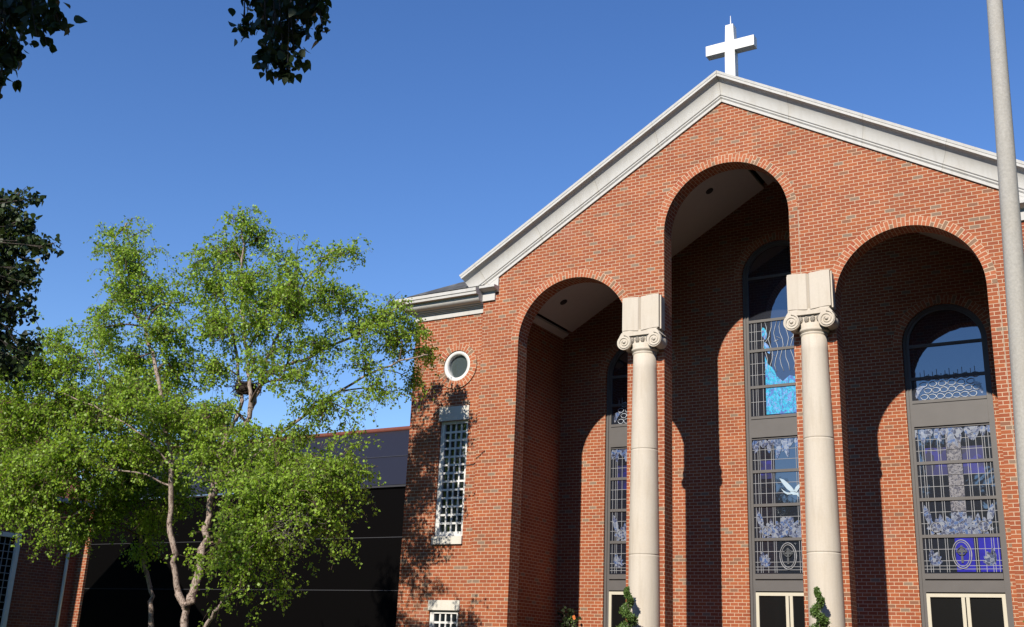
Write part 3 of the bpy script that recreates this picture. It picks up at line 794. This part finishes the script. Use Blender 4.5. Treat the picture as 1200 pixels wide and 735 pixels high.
# ------------------------------------------------------------------ concrete lamp pole
pole = empty('lamp_pole', (6.42, -7, 0), 'tall tapering speckled concrete pole at the right edge in front of the church', 'lamp pole')
m = MB(); zz = np.linspace(0, 13.2, 30)
m.tube([(6.405+.0262*z, -7, z) for z in zz], [.170-.0058*z for z in zz], 28)
m.build('pole', M['concrete'], pole)
m = MB(); m.lathe((6.42,-7,0), [(.30,0),(.30,.10),(.24,.14),(.19,.16)], 28); m.build('base_collar', M['concrete'], pole)
m = MB(); m.tube([(6.75,-7,13.1),(6.75,-7,13.3),(6.75,-7.4,13.45),(6.75,-8.4,13.55)], .04, 10); m.build('arm', M['gutter'], pole)
m = MB(); m.obox((6.75,-8.65,13.55), (.17,0,0), (0,.36,0), (0,0,.09)); m.obox((6.75,-8.65,13.45), (.12,0,0), (0,.28,0), (0,0,.03)); m.build('lamp_head', M['gutter'], pole)

# ------------------------------------------------------------------ foliage
def leaves_mesh(name, pts, size, mat, parent, seed=1, shape='rhomb', droop=.5, dirs=None):
    rs = np.random.RandomState(seed); pts = np.asarray(pts, dtype=float); n = len(pts)
    sz = size*(.7+.6*rs.rand(n))
    d = rs.normal(size=(n,3)); d[:,2] -= droop*1.6; d /= np.linalg.norm(d,axis=1)[:,None]
    a = rs.normal(size=(n,3)); s = np.cross(d,a); s /= np.linalg.norm(s,axis=1)[:,None]; nn = np.cross(d,s)
    if shape == 'rhomb': out = [(0,0,0),(.42,.40,.06),(1,0,-.05),(.42,-.40,.06)]
    else: out = [(0,.0,0),(.06,.30,.06),(.30,.46,.10),(.62,.36,.05),(1.12,0,-.12),(.62,-.36,.05),(.30,-.46,.10),(.06,-.30,.06)]
    K = len(out); V = np.zeros((n,K,3))
    for k,(x,y,z) in enumerate(out): V[:,k] = pts+(d*x+s*y+nn*z)*sz[:,None]
    org = np.array(ORG[parent.name]) if parent is not None else 0
    V = (V-org).reshape(-1,3)
    me = bpy.data.meshes.new(name); me.vertices.add(n*K); me.vertices.foreach_set('co', V.ravel())
    me.loops.add(n*K); me.loops.foreach_set('vertex_index', np.arange(n*K)); me.polygons.add(n)
    me.polygons.foreach_set('loop_start', np.arange(0,n*K,K)); me.polygons.foreach_set('loop_total', np.full(n,K))
    me.update(calc_edges=True)
    at = me.attributes.new('var','FLOAT','FACE'); at.data.foreach_set('value', rs.rand(n))
    me.materials.append(mat); o = bpy.data.objects.new(name, me); COL.objects.link(o)
    if parent is not None: o.parent = parent
    ORG[o.name] = Vector(tuple(org)) if parent is not None else Vector((0,0,0))
    return o

def smooth_path(pts, sub=4):
    P = [Vector(p) for p in pts]; out = []
    for i in range(len(P)-1):
        a, b, c, d = P[max(i-1,0)], P[i], P[i+1], P[min(i+2,len(P)-1)]
        for k in range(sub):
            t_ = k/sub
            out.append(.5*((2*b)+(-a+c)*t_+(2*a-5*b+4*c-d)*t_**2+(-a+3*b-3*c+d)*t_**3))
    out.append(P[-1]); return out

CAM_F= 1275.98102032296
CAM_C= [8.0144, -22.2017, 1.6]
STEMS = [
  (0.085, [(-10.27, -5.0, 0.83), (-10.43, -5.0, 1.86), (-10.47, -5.0, 2.35), (-10.7, -5.1, 2.74), (-10.74, -5.2, 3.27), (-10.97, -5.3, 4.18), (-10.95, -5.5, 5.38), (-11.23, -5.7, 6.71), (-11.61, -5.8, 7.76), (-12.03, -5.9, 8.56), (-12.85, -6.0, 9.81), (-13.59, -6.0, 10.8), (-13.03, -6.0, 11.34)]),
  (0.095, [(-10.47, -5.0, 2.35), (-10.37, -4.9, 2.75), (-10.4, -4.8, 3.4), (-10.46, -4.7, 4.06), (-10.51, -4.6, 4.83), (-10.4, -4.5, 6.1), (-10.17, -4.5, 6.51), (-10.13, -4.4, 7.0), (-10.7, -4.3, 8.43), (-11.37, -4.2, 9.84), (-11.7, -4.2, 11.13)]),
  (0.07, [(-10.51, -4.6, 4.83), (-9.89, -4.8, 5.44), (-9.34, -5.0, 6.02), (-9.1, -5.1, 6.57), (-9.19, -5.2, 7.27), (-9.32, -5.2, 7.91), (-9.67, -5.2, 9.19), (-9.71, -5.3, 10.42), (-9.94, -5.3, 11.4)]),
  (0.05, [(-9.1, -5.1, 6.57), (-9.16, -4.9, 7.01), (-9.24, -4.7, 7.52), (-9.27, -4.4, 8.34), (-9.02, -4.2, 9.41), (-8.56, -4.0, 10.21), (-7.96, -4.0, 10.63)]),
  (0.065, [(-12.75, -3.6, 0.72), (-13.06, -3.6, 1.95), (-13.17, -3.6, 2.64), (-13.42, -3.6, 3.15), (-13.81, -3.6, 3.89), (-13.98, -3.7, 4.67), (-14.18, -4.0, 5.8), (-14.46, -4.3, 6.95), (-15.04, -4.5, 8.06), (-15.63, -4.6, 9.01)]),
  (0.055, [(-9.96, -5.1, 0.84), (-9.4, -5.4, 1.92), (-8.96, -5.6, 2.25), (-8.13, -5.9, 2.76), (-7.59, -6.0, 3.14), (-7.0, -6.1, 3.59)]),
  (0.045, [(-9.24, -4.7, 7.52), (-8.81, -4.2, 7.84), (-8.11, -3.6, 8.38), (-7.36, -3.2, 8.96), (-6.61, -3.0, 9.41)]),
  (0.05, [(-10.39, -4.6, 5.21), (-9.72, -4.4, 5.55), (-9.26, -4.1, 6.12), (-8.82, -3.7, 6.69), (-7.76, -3.3, 7.49), (-6.68, -3.0, 7.92), (-6.05, -2.8, 8.1)]),
  (0.018, [(-10.95, -5.5, 5.38), (-11.39, -6.2, 6.04), (-12.64, -6.8, 6.69), (-14.22, -7.2, 7.34)]),
  (0.015, [(-10.97, -5.4, 4.92), (-11.78, -6.3, 5.23), (-12.95, -7.0, 4.95), (-13.89, -7.4, 4.47)]),
]
CLUSTERS = [
  (-12.9,-6,11.02, 0.44,0.44,0.5),
  (-12.87,-6.2,10.29, 0.65,0.54,0.7),
  (-12.54,-5.8,10.04, 0.61,0.61,0.7),
  (-12.04,-5.6,9.39, 0.60,0.64,0.8),
  (-12.65,-6.2,9.29, 0.75,0.60,0.9),
  (-12.98,-6.4,8.54, 0.81,0.43,0.6),
  (-13.8,-6.8,8.38, 0.60,0.30,0.3),
  (-11.47,-5.8,8.32, 0.72,0.62,0.9),
  (-10.01,-5.4,11.03, 0.50,0.37,0.5),
  (-9.65,-5,10.62, 0.58,0.51,0.7),
  (-10.45,-5.2,10.36, 0.63,0.58,0.9),
  (-11.03,-5,9.76, 0.63,0.63,0.9),
  (-9.14,-5.6,9.3, 0.59,0.59,1),
  (-8.82,-4.8,10.03, 0.44,0.60,0.6),
  (-9.11,-4.8,9.24, 0.64,0.60,1),
  (-8.34,-4.2,10.26, 0.45,0.45,0.5),
  (-7.75,-4,10.34, 0.36,0.36,0.4),
  (-7.9,-4.3,9.43, 0.59,0.55,0.8),
  (-8.27,-4.8,8.72, 0.68,0.62,1),
  (-7.76,-3.9,9.02, 0.44,0.59,0.7),
  (-8.74,-5.6,8.35, 0.67,0.62,1),
  (-10.56,-5,8.64, 0.66,0.62,1),
  (-7.83,-4.4,8.02, 0.58,0.50,0.8),
  (-7.29,-3.3,8.99, 0.60,0.48,0.8),
  (-7.18,-2.6,9.18, 0.37,0.28,0.6),
  (-7.09,-3,8.47, 0.64,0.50,0.8),
  (-7.23,-1.8,8.85, 0.29,0.42,0.6),
  (-7.13,-1.3,8.5, 0.19,0.23,0.4),
  (-7.3,-3.6,7.73, 0.55,0.43,0.6),
  (-7.09,-1.8,7.73, 0.18,0.41,0.3),
  (-6.83,-3.2,7.29, 0.43,0.43,0.35),
  (-7.27,-3.8,6.7, 0.42,0.54,0.45),
  (-8.26,-4.6,7.29, 0.58,0.39,0.5),
  (-7.73,-4.4,6.61, 0.53,0.48,0.7),
  (-8.23,-5,7.87, 0.38,0.29,0.5),
  (-13.13,-6.6,7.68, 0.85,0.53,0.9),
  (-13.93,-7.2,7.41, 0.85,0.53,0.9),
  (-13.01,-5.4,7.97, 0.76,0.54,1),
  (-11.55,-5.2,7.56, 0.73,0.58,1),
  (-10.88,-4.8,7.69, 0.62,0.52,0.9),
  (-13.98,-7.4,6.38, 0.74,0.74,1),
  (-13.46,-6.6,6.6, 0.95,0.74,1.2),
  (-12.33,-6,6.74, 0.87,0.73,1.2),
  (-10.95,-5.8,6.38, 0.76,0.60,1),
  (-9.74,-5.8,6.29, 0.54,0.48,0.7),
  (-13.61,-7.2,5.14, 0.79,0.79,1),
  (-12.57,-6.8,5.25, 0.92,0.77,1.2),
  (-11.93,-6,5.54, 0.77,0.61,1),
  (-11.89,-4.8,5.54, 0.63,0.52,0.8),
  (-9.69,-5.8,5.26, 0.61,0.48,0.8),
  (-8.59,-5.6,5.69, 0.56,0.47,0.7),
  (-7.72,-5.6,5.46, 0.58,0.45,0.8),
  (-7.85,-6.2,4.67, 0.68,0.53,1.2),
  (-6.89,-6,4.57, 0.70,0.59,1.2),
  (-6.65,-5.2,5.2, 0.61,0.57,1),
  (-6.94,-5,4.29, 0.61,0.61,0.9),
  (-6.45,-4.6,5.02, 0.43,0.61,0.6),
  (-6.98,-6.2,4.13, 0.48,0.43,0.9),
  (-7.41,-6.4,3.79, 0.61,0.59,1.2),
  (-7.95,-6.4,3.31, 0.46,0.49,1),
  (-7.3,-6.3,3.15, 0.42,0.45,0.7),
  (-7.78,-6.3,2.58, 0.39,0.35,0.5),
  (-6.96,-6,2.69, 0.31,0.38,0.3),
  (-6.32,-5,3.76, 0.32,0.49,0.3),
  (-13.94,-4.5,4.57, 0.89,0.49,0.8),
  (-12.98,-4,4.4, 0.55,0.55,0.7),
  (-13.66,-5.5,4.13, 0.60,0.52,0.7),
  (-13.16,-6.6,3.71, 0.62,0.41,0.6),
  (-13.92,-7,4.71, 0.63,0.51,0.8),
  (-14.24,-3.9,5.5, 0.80,0.55,0.8),
  (-12.86,-3.6,5.27, 0.57,0.53,0.7),
  (-12.27,-3.5,6.31, 0.57,0.53,0.7),
  (-10.71,-3.4,5.71, 0.63,0.51,0.6),
  (-8.67,-3.8,6.03, 0.51,0.47,0.6),
  (-13.95,-3.9,6.34, 0.68,0.59,0.7),
  (-13.55,-3.5,3.65, 0.45,0.27,0.25),
  (-8.32,-4,3.72, 0.58,0.46,0.4),
  (-12.48,-3.6,4.84, 0.55,0.44,0.5),
  (-9.21,-3.8,5.28, 0.90,0.70,0.5),
  (-11.47,-3.9,6.6, 0.77,0.64,0.9),
  (-12.5,-3.9,6.67, 0.70,0.61,0.8),
  (-10.86,-3.8,5.66, 0.63,0.50,0.7),
  (-13.65,-4,7.72, 0.77,0.59,0.8),
  (-14,-7.8,7.37, 0.59,0.59,0.9),
  (-8.21,-6,7.32, 0.48,0.41,0.35),
  (-7.25,-6.2,6.9, 0.46,0.36,0.3),
  (-14.53,-7,5.81, 0.73,0.78,0.9),
  (-15.1,-5.8,6.48, 0.68,0.68,0.8),
  (-14.41,-5,6.59, 0.76,0.67,0.8),
  (-14.26,-6.2,4.75, 0.74,0.52,0.8),
  (-14.24,-7,4.25, 0.51,0.51,0.6),
  (-13.83,-5.4,4.94, 0.74,0.52,0.7),
  (-10.82,-7,6.49, 0.58,0.46,0.7),
  (-14.99,-6,7.7, 0.77,0.50,0.7),
  (-13.84,-5.6,8.65, 0.67,0.44,0.6),
  (-11.16,-5.6,9.27, 0.29,0.46,0.35),
  (-11.17,-5.4,10.19, 0.21,0.34,0.25),
  (-7.81,-5.4,9.27, 0.50,0.50,0.7),
  (-7.37,-3.6,8.44, 0.47,0.43,0.6),
  (-7.08,-2.6,8.62, 0.32,0.40,0.5),
  (-14,-3.8,5.29, 1.02,0.57,0.6),
]
CLUMP_TL = [
  (-0.81,-17.1,7.23,0.201),
  (-0.46,-17.1,7.11,0.195),
  (-0.18,-17.1,6.97,0.130),
  (-0.6,-17.1,6.94,0.178),
  (-0.25,-17.1,6.78,0.104),
  (0,-17.1,6.86,0.077),
  (-0.75,-17.1,6.8,0.107),
  (-0.64,-17.1,6.55,0.088),
  (-0.66,-17.1,6.4,0.061),
  (-0.57,-17.1,6.58,0.052),
  (-1.21,-17.1,7.26,0.375),
  (-1.13,-17.1,6.77,0.275),
]
CLUMP_TC = [
  (0.53,-15.3,7.88,0.150),
  (0.83,-15.3,7.81,0.230),
  (1.19,-15.3,7.66,0.179),
  (1.42,-15.3,7.59,0.079),
  (0.39,-15.3,7.64,0.112),
  (0.69,-15.3,7.58,0.183),
  (0.99,-15.3,7.49,0.198),
  (1.28,-15.3,7.38,0.123),
  (0.85,-15.3,7.29,0.144),
  (1.15,-15.3,7.16,0.123),
  (0.93,-15.3,7.07,0.115),
  (1.03,-15.3,7.01,0.088),
  (0.79,-15.3,7.06,0.054),
  (1.48,-15.3,7.38,0.061),
  (0.84,-15.3,8.19,0.281),
]
CLUMP_L = [
  (-5.81,-13.7,7.55,0.244),
  (-5.36,-13.7,7.53,0.159),
  (-5.01,-13.7,7.44,0.078),
  (-5.6,-13.7,7.19,0.333),
  (-5.09,-13.7,7.03,0.181),
  (-5.29,-13.7,6.75,0.364),
  (-4.73,-13.7,6.72,0.203),
  (-4.49,-13.7,6.62,0.100),
  (-5.36,-13.7,6.32,0.363),
  (-4.89,-13.7,6.31,0.177),
  (-4.71,-13.7,6.1,0.113),
  (-5.32,-13.7,5.88,0.282),
  (-4.96,-13.7,5.9,0.151),
  (-5.2,-13.7,5.44,0.279),
  (-4.85,-13.7,5.68,0.150),
  (-4.62,-13.7,5.32,0.172),
  (-4.94,-13.7,5,0.224),
  (-4.54,-13.7,5.02,0.146),
  (-6.33,-13.7,7.32,0.553),
  (-6.04,-13.7,6.36,0.536),
  (-5.76,-13.7,5.45,0.522),
]
DEAD = [-6.81, -6.1, 3.81]
NEST = [-9.44, -5.0, 7.11]

birch = empty('birch_tree', STEMS[0][1][0][:2]+(0,), 'multi-stemmed river birch with light green leaves and peeling pale trunks beside the church', 'tree')
wood = MB(); nodes = []
rs = np.random.RandomState(11)
for r0, pts in STEMS:
    P = smooth_path(pts, 4); n = len(P)
    P = [p+Vector(rs.normal(size=3)*.024) for p in P]
    rad = [(r0*(1-.86*(i/(n-1))**.9)+.006)*rs.uniform(.88,1.14) for i in range(n)]
    if pts[0][2] < .8:
        P[0] = Vector((P[0].x, P[0].y, -.05)); rad[0] *= 1.5
    wood.tube(P, rad, 9)
    nodes += [(p, rad[i]) for i, p in enumerate(P) if p.z > 3.2]
NP = np.array([tuple(p) for p, r in nodes]); NR = np.array([r for p, r in nodes])
leafpts = []; twigs = MB()
for (cx, cy, cz, ru, rv, wgt) in CLUSTERS:
    C = np.array((cx,cy,cz)); RR = np.array((ru*1.28, ru*1.3, rv*1.25))
    dd = NP-C; cost = np.linalg.norm(dd,axis=1)+np.where(NP[:,2] > cz+.1, 1.2, 0); j = int(np.argmin(cost))
    A = NP[j]; r = min(NR[j]*.6, .03)
    mid = (A+C)/2+np.array((0,0,.15))+rs.normal(size=3)*.1
    path = smooth_path([A, mid, C+rs.normal(size=3)*.05], 4)
    twigs.tube(path, [r*(1-.6*i/(len(path)-1))+.003 for i in range(len(path))], 5)
    nb = max(6, int((30 if cz < 7.5 else 22)*wgt*(ru*rv)/.36))
    for b in range(nb):
        start = path[rs.randint(len(path)//2, len(path))]
        v = rs.normal(size=3); v /= np.linalg.norm(v); e = C+v*RR*rs.rand()**.5*(1.45 if rs.rand() < .18 else 1)
        e = Vector(e); mid = (start+e)/2+Vector((0,0,.12))+Vector(rs.normal(size=3)*.06)
        sp = smooth_path([start, mid, e], 3)
        twigs.tube(sp, [.010-.006*i/(len(sp)-1) for i in range(len(sp))], 3, cap=False)
        for tw in range(7):
            st = sp[rs.randint(2, len(sp))]
            L = rs.uniform(.22,.62); di = Vector(rs.normal(size=3)); di.z *= .6; di.normalize()
            p1 = st+di*L*.5; p2 = p1+di*L*.25+Vector((0,0,-L*rs.uniform(.15,.6)))
            tp = smooth_path([st, p1, p2], 3)
            twigs.tube(tp, .0032, 3, cap=False)
            nl = rs.randint(9, 17)
            for _ in range(nl):
                q = rs.rand()**.8; k = q*(len(tp)-1); i0 = int(k); pt = tp[i0].lerp(tp[min(i0+1,len(tp)-1)], k-i0)
                leafpts.append(pt+Vector(rs.normal(size=3)*.035))
wood.build('trunk', M['birchbark'], birch)
twigs.build('twigs', simple('birch_twig', (.12,.08,.06), .8, .2), birch)
leaves_mesh('crown', leafpts, .064, M['birchleaf'], birch, 3)
print('birch leaves', len(leafpts))
# broken limb end: tangle of dead twigs
m = MB(); c = Vector(DEAD)
for i in range(260):
    a = c+Vector(rs.normal(size=3)*.16)+Vector((.12,0,.1)); b = a+Vector(rs.normal(size=3)*.14)+Vector((0,0,-.05))
    m.tube([a,(a+b)/2+Vector(rs.normal(size=3)*.03),b], rs.uniform(.004,.011), 3, cap=False)
m.build('dead_twigs', M['twig'], birch)
# bird nest in the fork
m = MB(); c = Vector(NEST)
for i in range(330):
    a = rs.rand()*2*PI; r = .17+.09*rs.normal(); z = rs.normal()*.07
    p = c+Vector((r*math.cos(a), r*math.sin(a), z)); q = p+Vector((-math.sin(a),math.cos(a),rs.normal()*.35))*rs.uniform(.1,.26)
    m.tube([p,q], rs.uniform(.005,.010), 3, cap=False)
m.lathe(c-Vector((0,0,.02)), [(.02,-.13),(.13,-.10),(.21,-.02),(.24,.07),(.20,.08),(.12,.0),(.02,-.02)], 16)
tag(m.place('bird_nest', simple('nest_twigs', (.06,.045,.035), .9, .1, noise=.3), NEST), 'dark round twig nest in a fork of the river birch', 'nest')

# ------------------------------------------------------------------ dark trees overhead in the foreground
def dark_tree(trunk_xy, top, blobs, clumps, label, seed, lsz=.065):
    root = empty('pear_tree', (trunk_xy[0], trunk_xy[1], 0), label, 'tree')
    r_ = np.random.RandomState(seed); w = MB()
    base = Vector((trunk_xy[0], trunk_xy[1], -.05)); fork = Vector((trunk_xy[0]+.1, trunk_xy[1]+.1, top))
    w.tube(smooth_path([base, base.lerp(fork,.5)+Vector((.06,.03,0)), fork], 5), [.30-.012*i for i in range(11)], 12)
    pts = []
    def spray(c, rad, nl, src, rr):
        c = Vector(c)
        mid = (Vector(src)+c)/2+Vector((0,0,.25*(Vector(src)-c).length*.5))
        path = smooth_path([src, mid, c], 5)
        w.tube(path, [rr*(1-.75*i/(len(path)-1))+.004 for i in range(len(path))], 6)
        for _ in range(max(3, nl//14)):
            v = r_.normal(size=3); v /= np.linalg.norm(v); e = c+Vector(v*np.array(rad)*r_.rand()**.45)
            s_ = path[-1-r_.randint(0,3)]; mm_ = (s_+e)/2+Vector(r_.normal(size=3)*.05*rad[0])
            sp = smooth_path([s_,mm_,e],3)
            w.tube(sp, [.0085-.005*i/(len(sp)-1) for i in range(len(sp))], 4, cap=False)
            for q in range(14):
                k = r_.rand()**.6*(len(sp)-1); i0 = int(k); p_ = sp[i0].lerp(sp[min(i0+1,len(sp)-1)],k-i0)
                pts.append(p_+Vector(r_.normal(size=3)*.05))
        return path
    for (c, rad, nl) in blobs: spray(c, rad, nl, fork, .11)
    for (src, lst, dens) in clumps:
        w.tube(smooth_path([fork, (fork+Vector(src))/2+Vector((0,0,.6)), src],5), [.10-.006*i for i in range(11)], 7)
        for (x,y,z,r) in lst: spray((x,y,z), (r,r,r), max(14,int(dens*(r/.15)**2)), Vector(src), .006)
    w.build('trunk', M['bark'], root)
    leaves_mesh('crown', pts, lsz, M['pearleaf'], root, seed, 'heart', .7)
    return len(pts)
b1 = []; r_ = np.random.RandomState(4)
for i in range(34):
    v = r_.normal(size=3); v /= np.linalg.norm(v); v *= r_.rand()**.33
    b1.append(((.6+v[0]*4.6, -21.3+v[1]*3.0, 11.0+v[2]*2.0), (1.3,1.2,.9), 620))
n1 = dark_tree((-2.6,-24.4), 6.5, b1, [((-.6,-17.9,8.9), CLUMP_TL, 38), ((1.4,-16.6,9.6), CLUMP_TC, 42)], 'dark leafy tree overhead whose twigs hang into the sky at the top of the picture', 21, .085)
b2 = []
for i in range(26):
    v = r_.normal(size=3); v /= np.linalg.norm(v); v *= r_.rand()**.33
    b2.append(((-6.9+v[0]*2.6, -17.6+v[1]*2.6, 7.4+v[2]*2.7), (1.2,1.2,.9), 520))
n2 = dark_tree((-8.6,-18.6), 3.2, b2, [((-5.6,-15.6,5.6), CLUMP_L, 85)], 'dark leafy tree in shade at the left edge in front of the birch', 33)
print('pear leaves', n1, n2)

# unseen trees behind the viewpoint, added to block sky light and darken window reflections
rw = np.random.RandomState(77); P = []
for i in range(110):
    a = -PI*(-.16+1.14*i/109); R_ = 62+rw.uniform(-5,5); c = np.array((R_*math.cos(a)*1.25+2, R_*math.sin(a)*.95-2, 0)); ang = math.atan2(c[0], -c[1]); h = rw.uniform(12,15) if -.75 < ang < -.05 else (rw.uniform(16,19) if ang < .4 and ang > -.75 else rw.uniform(22,30))
    if ang >= .4: c = c*.62+np.array((6,0,0))
    elif ang <= -.75: c = c*.85
    for j in range(260):
        v = rw.normal(size=3); v /= np.linalg.norm(v); P.append(c+np.array((0,0,h*.52))+v*np.array((4.6,3.5,h*.5))*rw.rand()**.25)
tag(leaves_mesh('sky_blocking_trees', P, 1.5, M['pearleaf'], None, 78, 'heart', .4), kind='stuff')
# ------------------------------------------------------------------ potted plants on the porch
def pot(x, y, z, r, h, parent):
    m = MB(); m.lathe((x,y,z), [(r*.62,0),(r*.7,.02),(r*.95,h*.82),(r*1.08,h*.84),(r*1.08,h),(r*.92,h),(r*.9,h*.9)], 28); m.build('pot', M['pot'], parent)
    m = MB(); m.lathe((x,y,z), [(r*.9,h*.88),(.001,h*.9)], 24); m.build('soil', M['soil'], parent)
for k, (x, lab) in enumerate(((-2.0,'spiral clipped juniper before the left column'),(1.99,'spiral clipped juniper before the right column'))):
    y = -.76; topz = 3.10; root = empty('spiral_topiary', (x,y,FL), lab, 'topiary', 'spiral topiaries in front of the columns')
    pot(x, y, FL, .27, .42, root)
    m = MB(); m.tube([(x,y,FL+.36),(x+.01,y,2.2),(x,y,topz-.05)], [.03,.02,.008], 7); m.build('stem', M['bark'], root)
    P = []; r3 = np.random.RandomState(5+k)
    turns = 4.6
    for i in range(11000):
        t_ = r3.rand()**1.25; z = FL+.55+(topz-FL-.55)*t_; R_ = .30*(1-t_)**.85+.035
        a = -turns*2*PI*(t_**.9)+k*.6; c_ = np.array((x+R_*.55*math.cos(a), y+R_*.55*math.sin(a), z))
        v = r3.normal(size=3); v /= np.linalg.norm(v); th = R_*.62+.02
        P.append(c_+v*np.array((th,th,th*.62))*r3.rand()**.3)
    leaves_mesh('foliage', P, .032, M['topleaf'], root, 8+k, 'rhomb', 0)
def shrub(name, x, y, z0, R, hz, n, mat, lab, seed, size=.06, flowers=0, potr=.25):
    root = empty(name, (x,y,z0), lab, 'plant'); r3 = np.random.RandomState(seed)
    pot(x, y, z0, potr, .45, root)
    m = MB(); P = []
    for i in range(26):
        v = r3.normal(size=3); v /= np.linalg.norm(v); v[2] = abs(v[2]); e = Vector((x+v[0]*R*.8, y+v[1]*R*.8, z0+.5+v[2]*hz))
        sp = smooth_path([(x,y,z0+.4), (x+v[0]*R*.3,y+v[1]*R*.3,z0+.5+v[2]*hz*.5), e], 4); m.tube(sp, .008, 4)
        for j in range(n//26): 
            q = sp[r3.randint(2,len(sp))]; P.append(q+Vector(r3.normal(size=3)*R*.16))
    m.build('stems', M['bark'], root)
    leaves_mesh('foliage', P, size, mat, root, seed, 'heart', .2)
    for i in range(flowers):
        v = r3.normal(size=3); v /= np.linalg.norm(v); c = Vector((x+v[0]*R*.8+.05, y+v[1]*R*.6-.1, z0+.55+abs(v[2])*hz))
        f = MB()
        for a in range(6):
            t_ = a*PI/3; f.face([c, c+Vector((.032*math.cos(t_-.4),-.02,.032*math.sin(t_-.4))), c+Vector((.042*math.cos(t_),-.01,.042*math.sin(t_))), c+Vector((.032*math.cos(t_+.4),-.02,.032*math.sin(t_+.4)))])
        f.build('flower', M['petal'], root)
shrub('potted_shrub', -5.45, 3.0, FL, .42, 1.45, 2600, M['shrubleaf'], 'dark broadleaf potted shrub in shade in the left porch corner', 3, .08)
shrub('flowering_plant', -4.93, 2.35, FL, .22, 1.18, 700, M['topleaf'], 'potted plant with orange flowers catching sun in the left archway', 9, .05, 4, .2)
# holly at the right end of the front wall
root = empty('holly_shrub', (6.12,-.75,0), 'narrow upright holly against the brick at the right edge of the church front', 'shrub')
m = MB(); m.tube([(6.12,-.75,-.05),(6.1,-.72,2.5),(6.12,-.7,4.9)], [.06,.04,.01], 8); m.build('trunk', M['bark'], root)
P = []; r3 = np.random.RandomState(12)
for i in range(70):
    z = .4+4.4*r3.rand(); R_ = .46*(1-(z/5.4))**.5+.08; a = r3.rand()*2*PI; c = Vector((6.12+R_*math.cos(a)*.8,-.72+R_*math.sin(a)*.6,z))
    for j in range(60): P.append(c+Vector(r3.normal(size=3)*.075))
leaves_mesh('crown', P, .055, M['topleaf'], root, 14, 'rhomb', 0)

# ------------------------------------------------------------------ camera, sun, sky
cam = bpy.data.cameras.new('camera'); co = bpy.data.objects.new('camera', cam); COL.objects.link(co)
cam.sensor_width = 36; cam.lens = 36*CAM_F/1200; cam.clip_end = 2000; cam.clip_start = .1
Rv, Uv, Fv = Vector((0.8581802341616769, 0.5117982549309273, 0.03986517206619168)), Vector((0.1218287137707928, -0.27848826156760725, 0.9526815064175467)), Vector((-0.4986827149552747, 0.8127157156218338, 0.3013448446317387))
mw = Matrix((( Rv.x, Uv.x, -Fv.x, CAM_C[0]),( Rv.y, Uv.y, -Fv.y, CAM_C[1]),( Rv.z, Uv.z, -Fv.z, CAM_C[2]),(0,0,0,1)))
co.matrix_world = mw; scene.camera = co
EL = math.radians(31.6); SD = Vector((.04,-1,0)).normalized()
to_sun = Vector((SD.x*math.cos(EL), SD.y*math.cos(EL), math.sin(EL)))
sun = bpy.data.lights.new('sun', 'SUN'); sun.energy = 5.0; sun.angle = math.radians(.53); sun.color = (1,.93,.82)
so = bpy.data.objects.new('sun', sun); COL.objects.link(so); so.location = (0,-30,40)
so.rotation_euler = to_sun.to_track_quat('Z','Y').to_euler()
w = bpy.data.worlds.new('World'); scene.world = w; w.use_nodes = True; nt = w.node_tree
sky = nt.nodes.new('ShaderNodeTexSky'); sky.sky_type = 'NISHITA'; sky.sun_disc = False
sky.sun_elevation = EL; sky.sun_rotation = math.atan2(SD.x, SD.y)
sky.air_density = 1.0; sky.dust_density = 0.0; sky.ozone_density = 2.2; sky.altitude = 0
bg = nt.nodes['Background']; bg.inputs['Strength'].default_value = .085
hs = nt.nodes.new('ShaderNodeHueSaturation'); hs.inputs['Saturation'].default_value = 1.25; hs.inputs['Value'].default_value = 1.62; hs.inputs['Hue'].default_value = .513
nt.links.new(sky.outputs[0], hs.inputs['Color']); nt.links.new(hs.outputs[0], bg.inputs[0])
scene.view_settings.view_transform = 'Standard'; scene.view_settings.look = 'None'; scene.view_settings.exposure = .3; scene.view_settings.gamma = 1
scene.cycles.max_bounces = 8; scene.cycles.diffuse_bounces = 1; scene.cycles.use_denoising = True
